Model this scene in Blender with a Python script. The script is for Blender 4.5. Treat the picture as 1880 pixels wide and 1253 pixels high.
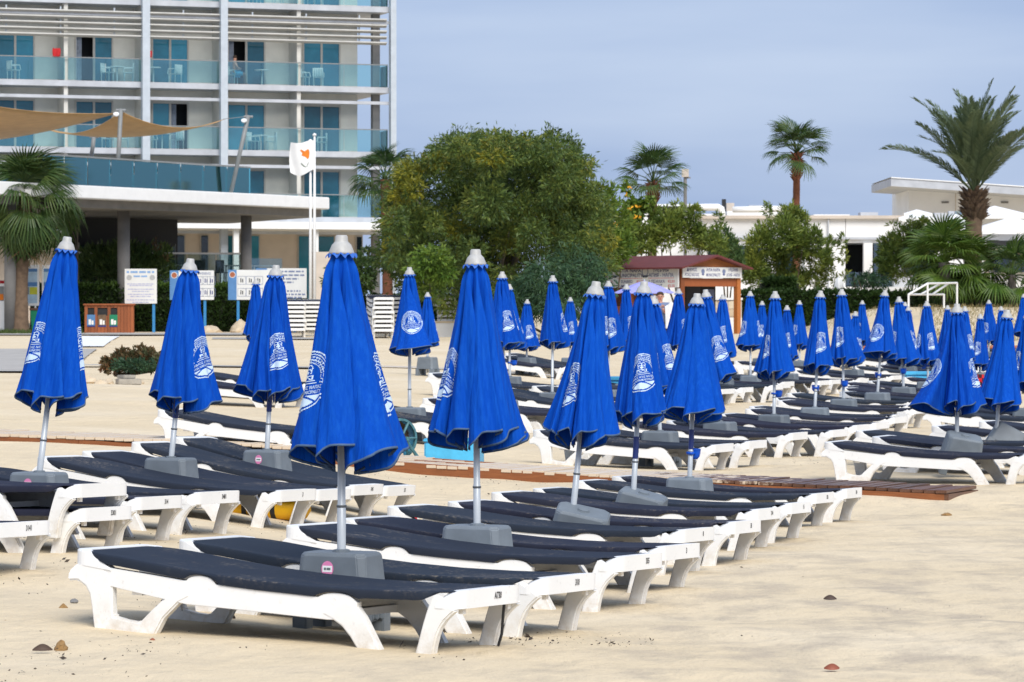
import bpy, math, random
import numpy as np
from mathutils import Vector, Matrix, Euler
R = math.radians
rnd = random.Random(7)
scene = bpy.context.scene
for o in list(bpy.data.objects):
    bpy.data.objects.remove(o)
C = scene.collection

# ------------------------------------------------------------ camera, sky, sun, exposure
F, CX, HY, EYE = 6200.0, 940.0, 575.0, 1.55      # focal length and horizon in photo pixels, eye height
K = F / 5000
cam_d = bpy.data.cameras.new('camera')
cam = bpy.data.objects.new('camera', cam_d); C.objects.link(cam)
cam.location = (0, 0, EYE); cam.rotation_euler = (R(90), 0, 0)
cam_d.sensor_width = 36; cam_d.lens = 36 * F / 1880
cam_d.shift_y = -(626.5 - HY) / 1880
cam_d.clip_start = .5; cam_d.clip_end = 9000
cam_d.dof.use_dof = True; cam_d.dof.focus_distance = 17.5 * K; cam_d.dof.aperture_fstop = 14
scene.camera = cam

SUN_EL, SUN_AZ = R(44), R(162)                    # azimuth clockwise from +Y (away from the camera)
wd = bpy.data.worlds.new('World'); scene.world = wd; wd.use_nodes = True
nt = wd.node_tree; nt.nodes.clear()
wo = nt.nodes.new('ShaderNodeOutputWorld'); bg = nt.nodes.new('ShaderNodeBackground')
sky = nt.nodes.new('ShaderNodeTexSky'); sky.sky_type = 'NISHITA'; sky.sun_disc = False
sky.sun_elevation = SUN_EL; sky.sun_rotation = SUN_AZ; sky.dust_density = 1.6; sky.air_density = 1.0
tc = nt.nodes.new('ShaderNodeTexCoord'); mp = nt.nodes.new('ShaderNodeMapping')
mp.inputs['Scale'].default_value = (2.2, 2.2, 14)
ns = nt.nodes.new('ShaderNodeTexNoise'); ns.inputs['Scale'].default_value = 1.3; ns.inputs['Detail'].default_value = 5; ns.inputs['Roughness'].default_value = .5
cr = nt.nodes.new('ShaderNodeValToRGB')
cr.color_ramp.elements[0].position = .38; cr.color_ramp.elements[0].color = (2.6, 3.5, 5.5, 1)
cr.color_ramp.elements[1].position = .64; cr.color_ramp.elements[1].color = (4.0, 4.8, 6.4, 1)
mx = nt.nodes.new('ShaderNodeMix'); mx.data_type = 'RGBA'; mx.inputs[0].default_value = .90
nt.links.new(tc.outputs['Generated'], mp.inputs['Vector']); nt.links.new(mp.outputs[0], ns.inputs['Vector'])
nt.links.new(ns.outputs['Fac'], cr.inputs[0])
nt.links.new(sky.outputs[0], mx.inputs[6]); nt.links.new(cr.outputs[0], mx.inputs[7])
nt.links.new(mx.outputs[2], bg.inputs[0]); bg.inputs[1].default_value = .10
nt.links.new(bg.outputs[0], wo.inputs[0])

sd = bpy.data.lights.new('sun', 'SUN'); so = bpy.data.objects.new('sun', sd); C.objects.link(so)
sd.energy = 2.75; sd.angle = R(34); sd.color = (1, .955, .88)
dv = Vector((math.sin(SUN_AZ) * math.cos(SUN_EL), math.cos(SUN_AZ) * math.cos(SUN_EL), math.sin(SUN_EL)))
so.rotation_euler = dv.to_track_quat('Z', 'Y').to_euler(); so.location = dv * 60

vs = scene.view_settings
vs.view_transform = 'Standard'; vs.look = 'None'; vs.gamma = 1; vs.exposure = .43; vs.use_curve_mapping = False
scene.cycles.max_bounces = 6; scene.cycles.diffuse_bounces = 3; scene.cycles.glossy_bounces = 3
scene.cycles.transparent_max_bounces = 16; scene.cycles.transmission_bounces = 4

# ------------------------------------------------------------ helpers
def sm(a, b, x):
    t = min(1, max(0, (x - a) / (b - a))); return t * t * (3 - 2 * t)
def X(px, d): return (px - CX) / F * d
def Z(py, d): return EYE - (py - HY) / F * d
def at(px, py, d): d *= K; return Vector((X(px, d), d, Z(py, d)))

def zg(x, y):
    """height of the sand"""
    y /= K
    ramp = .82 * sm(48, 98, y) + .5 * sm(98, 135, y)
    q = .0042 * max(0, y - 24) * max(0, 2 - x)
    left = .45 * (1 - math.exp(-q / .45))
    z = -.022 + ramp + left * (1 - min(1, ramp / .8))
    g = sm(-2.6, -.8, x)
    dip = -.0215 * (min(max(y, 12.5), 24) - 12.5) + .14 * sm(24, 27, y) + .107 * sm(36, 50, y)
    z += dip * g + .022 * min(4, max(0, .6 - x)) * (1 - sm(26, 34, y))
    z += .95 * sm(84, 97, y + .25 * (x - 20)) * sm(9.5, 14, x) * (1 - .45 * sm(104, 125, y))
    return z

class MB:
    def __init__(s): s.V = []; s.F = []
    def add(s, V, F):
        n = len(s.V); s.V += [tuple(v) for v in V]; s.F += [tuple(i + n for i in f) for f in F]; return s
    def box(s, x0, x1, y0, y1, z0, z1, M=None):
        V = [(x0,y0,z0),(x1,y0,z0),(x1,y1,z0),(x0,y1,z0),(x0,y0,z1),(x1,y0,z1),(x1,y1,z1),(x0,y1,z1)]
        if M: V = [M @ Vector(v) for v in V]
        return s.add(V, [(0,3,2,1),(4,5,6,7),(0,1,5,4),(1,2,6,5),(2,3,7,6),(3,0,4,7)])
    def tube(s, P, r, n=8, cap=True):
        P = [Vector(p) for p in P]
        if not hasattr(r, '__len__'): r = [r] * len(P)
        V = []; up = None
        for i, p in enumerate(P):
            t = (P[min(i+1, len(P)-1)] - P[max(i-1, 0)]).normalized()
            if up is None:
                up = Vector((0,0,1)) if abs(t.z) < .9 else Vector((1,0,0))
            a = t.cross(up).normalized(); b = a.cross(t).normalized(); up = b
            for k in range(n):
                th = 2*math.pi*k/n
                V.append(p + (a*math.cos(th) + b*math.sin(th)) * r[i])
        Fc = []
        for i in range(len(P)-1):
            for k in range(n):
                Fc.append((i*n+k, i*n+(k+1) % n, (i+1)*n+(k+1) % n, (i+1)*n+k))
        if cap: Fc += [tuple(range(n))[::-1], tuple((len(P)-1)*n+k for k in range(n))]
        return s.add(V, Fc)
    def lathe(s, prof, n=16, c=(0,0), cap=True):
        V = []; Fc = []
        for r, z in prof:
            for k in range(n):
                th = 2*math.pi*k/n; V.append((c[0]+r*math.cos(th), c[1]+r*math.sin(th), z))
        for i in range(len(prof)-1):
            for k in range(n):
                Fc.append((i*n+k, i*n+(k+1) % n, (i+1)*n+(k+1) % n, (i+1)*n+k))
        if cap: Fc += [tuple(range(n))[::-1], tuple((len(prof)-1)*n+k for k in range(n))]
        return s.add(V, Fc)
    def ribbon(s, pairs, y0, y1):
        """solid strip: pairs of (x,z) edges, extruded from y0 to y1"""
        V = []
        for a, b in pairs:
            V += [(a[0],y0,a[1]),(b[0],y0,b[1]),(b[0],y1,b[1]),(a[0],y1,a[1])]
        m = len(pairs); Fc = []
        for i in range(m-1):
            for k in range(4):
                Fc.append((i*4+k, i*4+(k+1) % 4, i*4+4+(k+1) % 4, i*4+4+k))
        Fc += [(3,2,1,0), tuple((m-1)*4+k for k in range(4))]
        return s.add(V, Fc)
    def xf(s, M):
        s.V = [tuple(M @ Vector(v)) for v in s.V]; return s
    def mesh(s, name, mat=None, smooth=False, bevel=0):
        me = bpy.data.meshes.new(name); me.from_pydata(s.V, [], s.F)
        if bevel:
            import bmesh
            bm = bmesh.new(); bm.from_mesh(me)
            bmesh.ops.remove_doubles(bm, verts=bm.verts, dist=1e-5)
            bmesh.ops.recalc_face_normals(bm, faces=bm.faces)
            ed = [e for e in bm.edges if len(e.link_faces) == 2 and e.calc_face_angle() > .5]
            bmesh.ops.bevel(bm, geom=ed, offset=bevel, segments=2, affect='EDGES', clamp_overlap=True)
            bm.to_mesh(me); bm.free()
        if smooth:
            me.polygons.foreach_set('use_smooth', [True]*len(me.polygons))
        if mat: me.materials.append(mat)
        me.update(); return me
    def obj(s, name, mat=None, parent=None, smooth=False, bevel=0, **k):
        return ob(name, s.mesh(name, mat, smooth, bevel), parent, **k)

def ob(name, me, parent=None, loc=None, rot=None, M=None):
    o = bpy.data.objects.new(name, me); C.objects.link(o)
    if parent: o.parent = parent
    if M is not None: o.matrix_local = M
    if loc is not None: o.location = loc
    if rot is not None: o.rotation_euler = rot
    return o
def tag(o, label=None, cat=None, group=None, kind=None):
    if label: o['label'] = label
    if cat: o['category'] = cat
    if group: o['group'] = group
    if kind: o['kind'] = kind
    return o
def thing(name, label, cat, loc=(0,0,0), rot=(0,0,0), group=None):
    o = bpy.data.objects.new(name, None); C.objects.link(o); o.location = loc; o.rotation_euler = rot
    o.empty_display_size = .1
    return tag(o, label, cat, group)
def copy_tree(o, parent=None):
    c = o.copy(); C.objects.link(c); c.parent = parent
    for ch in o.children: copy_tree(ch, c)
    return c
def textmesh(body, size, mat, extrude=0, bold=0):
    cu = bpy.data.curves.new('txt', 'FONT'); cu.body = body; cu.size = size
    cu.align_x = 'CENTER'; cu.align_y = 'CENTER'; cu.resolution_u = 2; cu.offset = bold; cu.extrude = extrude
    o = bpy.data.objects.new('txt', cu); C.objects.link(o)
    me = bpy.data.meshes.new_from_object(o.evaluated_get(bpy.context.evaluated_depsgraph_get()))
    bpy.data.objects.remove(o); bpy.data.curves.remove(cu)
    me.materials.clear(); me.materials.append(mat); return me

# ------------------------------------------------------------ materials
def nodes(name):
    m = bpy.data.materials.new(name); m.use_nodes = True; t = m.node_tree
    b = t.nodes['Principled BSDF']; return m, t, b
def N(t, typ, **k):
    n = t.nodes.new('ShaderNode' + typ)
    for a, v in k.items():
        if a in n.inputs: n.inputs[a].default_value = v
        else: setattr(n, a, v)
    return n
def noise(t, scale, detail=4, rough=.55, vec=None):
    n = N(t, 'TexNoise'); n.inputs['Scale'].default_value = scale; n.inputs['Detail'].default_value = detail
    n.inputs['Roughness'].default_value = rough
    if vec: t.links.new(vec, n.inputs['Vector'])
    return n.outputs['Fac']
def ramp(t, fac, stops):
    r = N(t, 'ValToRGB'); e = r.color_ramp.elements
    while len(e) < len(stops): e.new(.5)
    for i, (p, c) in enumerate(stops):
        e[i].position = p; e[i].color = tuple(c) + (1,) if len(c) == 3 else c
    t.links.new(fac, r.inputs[0]); return r.outputs[0]
def mixc(t, fac, a, b, mode='MIX'):
    m = N(t, 'Mix', data_type='RGBA', blend_type=mode)
    for i, v in ((0, fac), (6, a), (7, b)):
        if hasattr(v, 'is_linked') or hasattr(v, 'links'): t.links.new(v, m.inputs[i])
        else: m.inputs[i].default_value = v if i == 0 else tuple(v) + (1,)
    return m.outputs[2]
def math_(t, op, a, b):
    m = N(t, 'Math', operation=op)
    for i, v in ((0, a), (1, b)):
        if hasattr(v, 'links'): t.links.new(v, m.inputs[i])
        else: m.inputs[i].default_value = v
    return m.outputs[0]
def bump(t, b, h, strength=.3, dist=.01):
    n = N(t, 'Bump'); n.inputs['Strength'].default_value = strength; n.inputs['Distance'].default_value = dist
    t.links.new(h, n.inputs['Height']); t.links.new(n.outputs[0], b.inputs['Normal'])
def coord(t, kind='Object', scale=None):
    c = N(t, 'TexCoord').outputs[kind]
    if scale:
        m = N(t, 'Mapping'); m.inputs['Scale'].default_value = scale; t.links.new(c, m.inputs[0]); c = m.outputs[0]
    return c
def orand(t): return N(t, 'ObjectInfo').outputs['Random']

def plain(name, col, rough=.6, var=.12, scale=6, bmp=0, metal=0, spec=.5, kind='Object', objvar=0):
    m, t, b = nodes(name); b.inputs['Roughness'].default_value = rough; b.inputs['Metallic'].default_value = metal
    b.inputs['Specular IOR Level'].default_value = spec
    v = coord(t, kind); n = noise(t, scale, 5, .6, v)
    lo = [c*(1-var) for c in col]; hi = [min(1, c*(1+var)) for c in col]
    c = ramp(t, n, [(.3, lo), (.7, hi)])
    if objvar:
        k = math_(t, 'ADD', math_(t, 'MULTIPLY', orand(t), 2*objvar), 1-objvar)
        cc = N(t, 'CombineColor'); [t.links.new(k, cc.inputs[i]) for i in range(3)]
        c = mixc(t, 1.0, c, cc.outputs[0], 'MULTIPLY')
    t.links.new(c, b.inputs['Base Color'])
    if bmp: bump(t, b, noise(t, scale*6, 4, .6, v), bmp, .01)
    return m

def m_sand():
    m, t, b = nodes('sand'); b.inputs['Roughness'].default_value = .95; b.inputs['Specular IOR Level'].default_value = .15
    v = N(t, 'NewGeometry').outputs['Position']
    big = noise(t, .35, 4, .55, v)
    c = ramp(t, big, [(.3, (.65, .53, .365)), (.55, (.70, .58, .415)), (.75, (.74, .63, .475))])
    # darker stretched mottling, stronger up close and to the right
    mpn = N(t, 'Mapping'); mpn.inputs['Scale'].default_value = (1.1, .62, 1); mpn.inputs['Rotation'].default_value = (0, 0, R(-12)); t.links.new(v, mpn.inputs[0])
    st = noise(t, 2.3, 5, .6, mpn.outputs[0])
    sx = N(t, 'SeparateXYZ'); t.links.new(v, sx.inputs[0])
    near = N(t, 'MapRange'); t.links.new(sx.outputs[1], near.inputs[0]); near.inputs[1].default_value = 18; near.inputs[2].default_value = 40; near.inputs[3].default_value = 1; near.inputs[4].default_value = .3
    rgt = N(t, 'MapRange'); t.links.new(sx.outputs[0], rgt.inputs[0]); rgt.inputs[1].default_value = -1.2; rgt.inputs[2].default_value = 1.2; rgt.inputs[3].default_value = .3; rgt.inputs[4].default_value = 1
    k = ramp(t, st, [(.46, (0,0,0)), (.64, (1,1,1))])
    kk = math_(t, 'MULTIPLY', math_(t, 'MULTIPLY', k, near.outputs[0]), math_(t, 'MULTIPLY', rgt.outputs[0], .66))
    c = mixc(t, kk, c, (.40, .35, .285))
    gr = noise(t, 260, 2, .7, v)
    c = mixc(t, .16, c, ramp(t, gr, [(.35, (.3, .22, .14)), (.65, (1, .93, .75))]), 'OVERLAY')
    t.links.new(c, b.inputs['Base Color'])
    h = math_(t, 'ADD', math_(t, 'MULTIPLY', noise(t, 4.5, 6, .6, mpn.outputs[0]), 1.0), math_(t, 'MULTIPLY', noise(t, 55, 3, .6, v), .12))
    vo = N(t, 'TexVoronoi'); vo.inputs['Scale'].default_value = 2.6; vo.inputs['Randomness'].default_value = 1; t.links.new(v, vo.inputs['Vector'])
    dent = ramp(t, vo.outputs['Distance'], [(.10, (0,0,0)), (.34, (1,1,1))])
    far = N(t, 'MapRange'); t.links.new(sx.outputs[1], far.inputs[0]); far.inputs[1].default_value = 22; far.inputs[2].default_value = 34; far.inputs[3].default_value = 0; far.inputs[4].default_value = 1
    lft = N(t, 'MapRange'); t.links.new(sx.outputs[0], lft.inputs[0]); lft.inputs[1].default_value = -1.0; lft.inputs[2].default_value = -2.6; lft.inputs[3].default_value = 0; lft.inputs[4].default_value = .8
    amt = math_(t, 'MULTIPLY', math_(t, 'MAXIMUM', far.outputs[0], lft.outputs[0]), ramp(t, noise(t, .8, 3, .5, v), [(.40, (0,0,0)), (.60, (1,1,1))]))
    h = math_(t, 'ADD', h, math_(t, 'MULTIPLY', math_(t, 'MULTIPLY', dent, amt), .55))
    bump(t, b, h, .6, .085)
    return m
def m_plastic():
    m, t, b = nodes('white_plastic'); b.inputs['Roughness'].default_value = .42
    v = coord(t); g = N(t, 'NewGeometry').outputs['Position']
    c = ramp(t, noise(t, 3.5, 5, .6, v), [(.3, (.83, .83, .82)), (.7, (.90, .90, .895))])
    c = mixc(t, math_(t, 'MULTIPLY', orand(t), .32), c, (.80, .775, .70))
    sx = N(t, 'SeparateXYZ'); t.links.new(v, sx.inputs[0])
    low = N(t, 'MapRange'); t.links.new(sx.outputs[2], low.inputs[0]); low.inputs[1].default_value = .16; low.inputs[2].default_value = -.02; low.inputs[3].default_value = 0; low.inputs[4].default_value = .75
    dirt = math_(t, 'MULTIPLY', low.outputs[0], ramp(t, noise(t, 14, 6, .7, g), [(.40, (0,0,0)), (.72, (1,1,1))]))
    c = mixc(t, dirt, c, (.52, .42, .29))
    c = mixc(t, math_(t, 'MULTIPLY', ramp(t, noise(t, 30, 5, .7, g), [(.60, (0,0,0)), (.72, (1,1,1))]), .32), c, (.45, .42, .38))
    t.links.new(c, b.inputs['Base Color']); return m
def m_sling():
    m, t, b = nodes('navy_sling'); b.inputs['Roughness'].default_value = .75; b.inputs['Specular IOR Level'].default_value = .22
    v = coord(t); g = N(t, 'NewGeometry').outputs['Position']
    c = mixc(t, orand(t), (.011, .013, .034), (.012, .022, .038))
    d = ramp(t, noise(t, 1.9, 6, .65, g), [(.50, (0,0,0)), (.74, (1,1,1))])
    f = ramp(t, noise(t, 38, 5, .75, g), [(.50, (0,0,0)), (.66, (1,1,1))])
    nz = N(t, 'SeparateXYZ'); t.links.new(N(t, 'NewGeometry').outputs['Normal'], nz.inputs[0])
    up = N(t, 'MapRange'); t.links.new(nz.outputs[2], up.inputs[0]); up.inputs[1].default_value = .2; up.inputs[2].default_value = .95
    dust = math_(t, 'MULTIPLY', math_(t, 'MULTIPLY', d, f), math_(t, 'ADD', math_(t, 'MULTIPLY', up.outputs[0], .62), .08))
    c = mixc(t, dust, c, (.62, .52, .38))
    c = mixc(t, math_(t, 'MULTIPLY', noise(t, 3, 3, .5, g), .03), c, (.45, .42, .38))
    t.links.new(c, b.inputs['Base Color'])
    w = N(t, 'TexWave', wave_type='BANDS'); w.inputs['Scale'].default_value = 120; t.links.new(v, w.inputs['Vector'])
    bump(t, b, w.outputs['Fac'], .15, .002); return m
def m_canvas():
    m, t, b = nodes('blue_canvas'); b.inputs['Roughness'].default_value = .85; b.inputs['Specular IOR Level'].default_value = .09
    v = coord(t)
    base = mixc(t, orand(t), (.0012, .052, .375), (.0015, .066, .43))
    st = noise(t, 5, 5, .6, coord(t, 'Object', (9, 9, .9)))
    c = mixc(t, ramp(t, st, [(.45, (0,0,0)), (.8, (.55,.55,.55))]), base, (.010, .115, .52))
    t.links.new(c, b.inputs['Base Color'])
    h = math_(t, 'ADD', noise(t, 7, 4, .6, coord(t, 'Object', (1.4, 1.4, .35))), math_(t, 'MULTIPLY', noise(t, 9, 3, .5, coord(t, 'Object', (3.2, 3.2, .22))), .9))
    bump(t, b, h, .5, .032)
    return m
def glassy(name, tint, refl=.18, rough=.03, gl=(.8, .9, 1)):
    """thin see-through sheet: tinted, with mirror reflection"""
    m = bpy.data.materials.new(name); m.use_nodes = True; t = m.node_tree; t.nodes.clear()
    o = N(t, 'OutputMaterial'); tr = N(t, 'BsdfTransparent'); gl_ = N(t, 'BsdfGlossy'); mx = N(t, 'MixShader'); fr = N(t, 'Fresnel')
    tr.inputs[0].default_value = tuple(tint) + (1,); gl_.inputs[0].default_value = tuple(gl) + (1,); gl_.inputs['Roughness'].default_value = rough
    fr.inputs[0].default_value = 1.5
    t.links.new(math_(t, 'ADD', fr.outputs[0], refl), mx.inputs[0]); t.links.new(tr.outputs[0], mx.inputs[1]); t.links.new(gl_.outputs[0], mx.inputs[2])
    t.links.new(mx.outputs[0], o.inputs[0]); return m
def m_leaf(name, cols, rough=.55, scale=.8, trans=.25, kind='Position'):
    """foliage: colour drifts through the crown and from leaf to leaf"""
    m, t, b = nodes(name); b.inputs['Roughness'].default_value = rough; b.inputs['Specular IOR Level'].default_value = .3
    g = N(t, 'NewGeometry'); v = g.outputs['Position'] if kind == 'Position' else coord(t)
    n = math_(t, 'ADD', math_(t, 'MULTIPLY', noise(t, scale, 3, .6, v), .75), math_(t, 'MULTIPLY', g.outputs['Random Per Island'], .25))
    k = len(cols); c = ramp(t, n, [(.28 + .46*i/(k-1), cc) for i, cc in enumerate(cols)])
    t.links.new(c, b.inputs['Base Color'])
    tl = N(t, 'BsdfTranslucent'); t.links.new(c, tl.inputs[0]); ms = N(t, 'MixShader'); ms.inputs[0].default_value = trans
    t.links.new(b.outputs[0], ms.inputs[1]); t.links.new(tl.outputs[0], ms.inputs[2]); t.links.new(ms.outputs[0], t.nodes['Material Output'].inputs[0])
    return m
def m_wood(name, a, bcol, scale=(1, 12, 12), rough=.6, dust=0):
    m, t, b = nodes(name); b.inputs['Roughness'].default_value = rough
    n = noise(t, 4, 6, .65, coord(t, 'Object', scale))
    c = ramp(t, n, [(.3, a), (.7, bcol)])
    k = math_(t, 'ADD', math_(t, 'MULTIPLY', orand(t), .5), .75); cc = N(t, 'CombineColor'); [t.links.new(k, cc.inputs[i]) for i in range(3)]
    c = mixc(t, 1.0, c, cc.outputs[0], 'MULTIPLY')
    if dust:
        g = N(t, 'NewGeometry').outputs['Position']; sx = N(t, 'SeparateXYZ'); t.links.new(g, sx.inputs[0])
        mr = N(t, 'MapRange'); t.links.new(sx.outputs[0], mr.inputs[0]); mr.inputs[1].default_value = -.6; mr.inputs[2].default_value = 3.4; mr.inputs[3].default_value = .42; mr.inputs[4].default_value = -.20
        f = math_(t, 'ADD', noise(t, 5.5, 6, .7, g), mr.outputs[0])
        c = mixc(t, ramp(t, f, [(.46, (0,0,0)), (.58, (1,1,1))]), c, (.68, .56, .42))
    t.links.new(c, b.inputs['Base Color']); bump(t, b, n, .3, .004); return m

SAND = m_sand(); PLAST = m_plastic(); SLING = m_sling(); CANVAS = m_canvas()
PRINT = plain('white_print', (.52, .66, .82), .7, .05, 30)
TRIM = plain('piping', (.055, .105, .20), .7, .2, 20)
CAPM = plain('grey_cap', (.42, .42, .41), .5, .12, 30)
FRILL = plain('faded_blue', (.03, .13, .50), .8, .2, 20)
ALU = plain('aluminium', (.52, .56, .60), .38, .06, 12, 0, .1)
COLLAR = plain('dark_collar', (.10, .11, .12), .5)
BASEM = plain('grey_tank_plastic', (.175, .205, .235), .55, .16, 5, .1, objvar=.2)
ASH = plain('blue_plastic', (.004, .10, .62), .35, .1, 10)
DARKP = plain('black_plastic', (.012, .012, .014), .5)
INK = plain('black_marker', (.02, .02, .022), .8)
LABEL = plain('navy_label', (.012, .03, .16), .5)
PINK = plain('pink_sticker', (.70, .22, .42), .5, .05)
WHITE = plain('white_paint', (.82, .82, .81), .5, .04, 3)
DECK = m_wood('deck_boards', (.075, .032, .018), (.17, .080, .045), (14, 1.2, 14), .42, 1)
BEAM = m_wood('deck_beam', (.20, .062, .018), (.33, .115, .035), (1.2, 14, 14), .5)

# ------------------------------------------------------------ the sand
def build_ground():
    ys = list(np.arange(-40, 7, 4)) + list(np.arange(7, 36, .1)) + list(np.arange(36, 74, .35)) + list(np.arange(74, 170, .9)) + [170*1.16**k for k in range(1, 25)]
    xh = list(np.arange(0, 5.2, .085)) + list(np.arange(5.2, 14, .3)) + list(np.arange(14, 40, 1.1)) + [40*1.3**k for k in range(1, 18)]
    xs = [-x for x in xh[:0:-1]] + xh
    rg = np.random.RandomState(3)
    waves = [(rg.uniform(-1, 1)*f, rg.uniform(-1, 1)*f*1.6, rg.uniform(0, 6.3), a) for f, a, k in ((1.3, .007, 4), (3.2, .0035, 5), (8, .0016, 6), (17, .0011, 6)) for _ in range(k)]
    V = []
    for y in ys:
        for x in xs:
            z = zg(x, y)
            if y < 170: z += sum(a*math.sin(kx*x + ky*y + p) for kx, ky, p, a in waves[:9 if y > 38 else 21])
            V.append((x, y, z))
    n = len(xs); Fc = [(j*n+i, j*n+i+1, (j+1)*n+i+1, (j+1)*n+i) for j in range(len(ys)-1) for i in range(n-1)]
    m = MB(); m.V = V; m.F = Fc
    o = m.obj('ground', SAND, smooth=True); tag(o, 'pale golden beach sand', None, None, 'structure')
build_ground()
# ------------------------------------------------------------ sun loungers
UC, US = math.cos(R(25)), math.sin(R(25))
U = Vector((UC, -US, 0)); NN = Vector((US, UC, 0))       # along a lounger (head to foot) and across it
def un(u, n): p = U*u + NN*n; return (p.x, p.y)
def u_from_px(n, px):
    r = (px-CX)/F; return n*(UC*r-US)/(UC+US*r)
LROT = math.atan2(U.y, U.x)
HW = .325
def slz(x):
    xs = [-1.08, -.8, -.5, -.25, 0, .3, .6, .9, 1.10]; zs = [.374, .352, .320, .297, .282, .272, .272, .279, .287]
    return float(np.interp(x, xs, zs))
def lounger_meshes():
    P = {}
    def bumpz(x, base):
        for c, rx, top in ((-.32, .080, .285), (.45, .095, .246)):
            if abs(x-c) < rx: base = max(base, base + (top-base)*math.sqrt(1-((x-c)/rx)**2))
        return base
    top = lambda x: float(np.interp(x, [-1.0, -.84, -.6, -.4, 0, .35, .56], [.314, .294, .275, .257, .237, .222, .21]))
    bot = lambda x: float(np.interp(x, [-1.0, -.84, -.6, -.4, 0, .40, .56], [.24, .206, .172, .146, .134, .120, .13]))
    xs = sorted(set(list(np.linspace(-1.0, .56, 34)) + list(np.linspace(-.405, -.235, 13)) + list(np.linspace(.345, .555, 13))))
    prs = [((x, bot(x)), (x, bumpz(x, top(x)))) for x in xs]
    head = [((-1.105,.222),(-1.100,.266)), ((-1.04,.226),(-1.05,.308)), ((-.995,.200),(-.96,.322)), ((-.97,.165),(-.885,.30)), ((-.955,.10),(-.838,.225)),
            ((-.945,.04),(-.832,.12)), ((-.928,-.05),(-.826,.066)), ((-.76,-.05),(-.75,.052)), ((-.60,-.05),(-.668,.046)),
            ((-.53,.072),(-.60,.108)), ((-.445,.150),(-.505,.188)), ((-.37,.185),(-.43,.222))]
    mid = [((.36,.150),(.50,.215)), ((.43,.122),(.56,.190)), ((.48,.095),(.60,.145)), ((.53,.045),(.645,.075)), ((.60,-.05),(.725,-.05))]
    foot = [((.870,-.05),(.972,-.05)), ((.895,.04),(.985,.035)), ((.908,.09),(.996,.080)), ((.922,.14),(1.012,.118)), ((.938,.19),(1.036,.152)), ((.955,.235),(1.066,.180)), ((.975,.272),(1.096,.202))]
    for sgn, nm in ((-1, 'n'), (1, 'f')):
        y0, y1 = sorted((sgn*HW, sgn*(HW-.045)))
        P['rail'+nm] = MB().ribbon(prs, y0, y1).mesh('side_rail', PLAST, False, .006)
        e = .003
        P['head'+nm] = MB().ribbon(head, y0-e, y1+e).mesh('head_leg', PLAST, False, .009)
        P['mid'+nm] = MB().ribbon(mid, y0-e, y1+e).mesh('middle_leg', PLAST, False, .008)
        P['foot'+nm] = MB().ribbon(foot, y0-e, y1+e).mesh('foot_leg', PLAST, False, .009)
    def urim(xe, xi, xarm, z0, z1, tilt=0):
        """U-shaped end rim in plan with rounded corners"""
        sx = 1 if xe > 0 else -1; m = MB(); out = []; inn = []
        rc = .085
        out.append((xarm, -HW-.006)); inn.append((xarm, -HW+.052))
        for k in range(7):
            a = -math.pi/2 + k/6*math.pi/2
            out.append((xe - sx*rc + sx*rc*math.cos(a), -HW-.006 + rc + rc*math.sin(a)))
            inn.append((xi - sx*.05 + sx*.05*math.cos(a), -HW+.055 + .05 + .05*math.sin(a)))
        out += [(x, -y) for x, y in out[::-1]]; inn += [(x, -y) for x, y in inn[::-1]]
        V = []
        for (a, b), (c, d) in zip(out, inn):
            za, zb = z0 + tilt*(a-xe), z1 + tilt*(a-xe)
            w = min(1, abs(a-xarm)/.12)
            ztp = za + (zb-za)*(.16+.84*w**.7)
            V += [(a, b, za), (c, d, za), (c, d, ztp-.004), (a, b, ztp)]
        k = len(out); Fc = []
        for i in range(k-1):
            for q in range(4): Fc.append((i*4+q, i*4+(q+1) % 4, i*4+4+(q+1) % 4, i*4+4+q))
        Fc += [(3,2,1,0), tuple((k-1)*4+q for q in range(4))]
        return m.add(V, Fc)
    P['footrim'] = urim(1.105, 1.035, .985, .206, .291).mesh('foot_rim', PLAST, False, .007)
    P['headrim'] = urim(-1.085, -1.02, -.84, .304, .376, -.10).mesh('head_rim', PLAST, False, .007)
    # textile sling, folded down over both sides
    V = []; Fc = []; xs = list(np.linspace(-1.083, 1.06, 62)); prof = []
    for x in xs:
        zt = slz(x); a = 1.0
        drop = .042 * sm(-1.02, -.86, x) * (1 - sm(.90, 1.01, x)) + .004
        if x > .6: drop *= .9
        zlow = zt - drop
        for c, rx, tp in ((-.32, .092, .290), (.45, .108, .251)):
            if abs(x-c) < rx: zlow = max(zlow, min(zt-.008, zlow + (tp-zlow)*math.sqrt(1-((x-c)/rx)**2)))
        hw = HW + .010 - .075*(1-sm(-1.075, -.90, x)) - .055*sm(.9, 1.03, x)
        sag = -.016*math.sin(math.pi*(x+1.04)/2.1)
        half = [(hw-.003, zlow), (hw, zlow+.30*(zt-zlow)), (hw, zt-.008), (hw-.003, zt-.002), (hw-.010, zt), (hw-.03, zt)] + [(hw*f, zt + sag*(1-f*f)) for f in (.7, .35)]
        prof.append([(-y, z) for y, z in half] + [(0, zt+sag)] + [(y, z) for y, z in half[::-1]])
    n = len(prof[0])
    for x, pr in zip(xs, prof): V += [(x, y, z) for y, z in pr]
    for i in range(len(xs)-1):
        for k in range(n-1): Fc.append((i*n+k, i*n+k+1, (i+1)*n+k+1, (i+1)*n+k))
    P['sling'] = MB().add(V, Fc).mesh('sling', SLING, True)
    m = MB(); 
    for x, z in ((-.72, .19), (.40, .14)): m.box(x-.03, x+.03, -HW+.05, HW-.05, z-.02, z+.02)
    P['cross'] = m
    P['cross1'] = MB().box(-.75, -.69, -HW+.046, HW-.046, .17, .205).mesh('cross_bar', PLAST)
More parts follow.
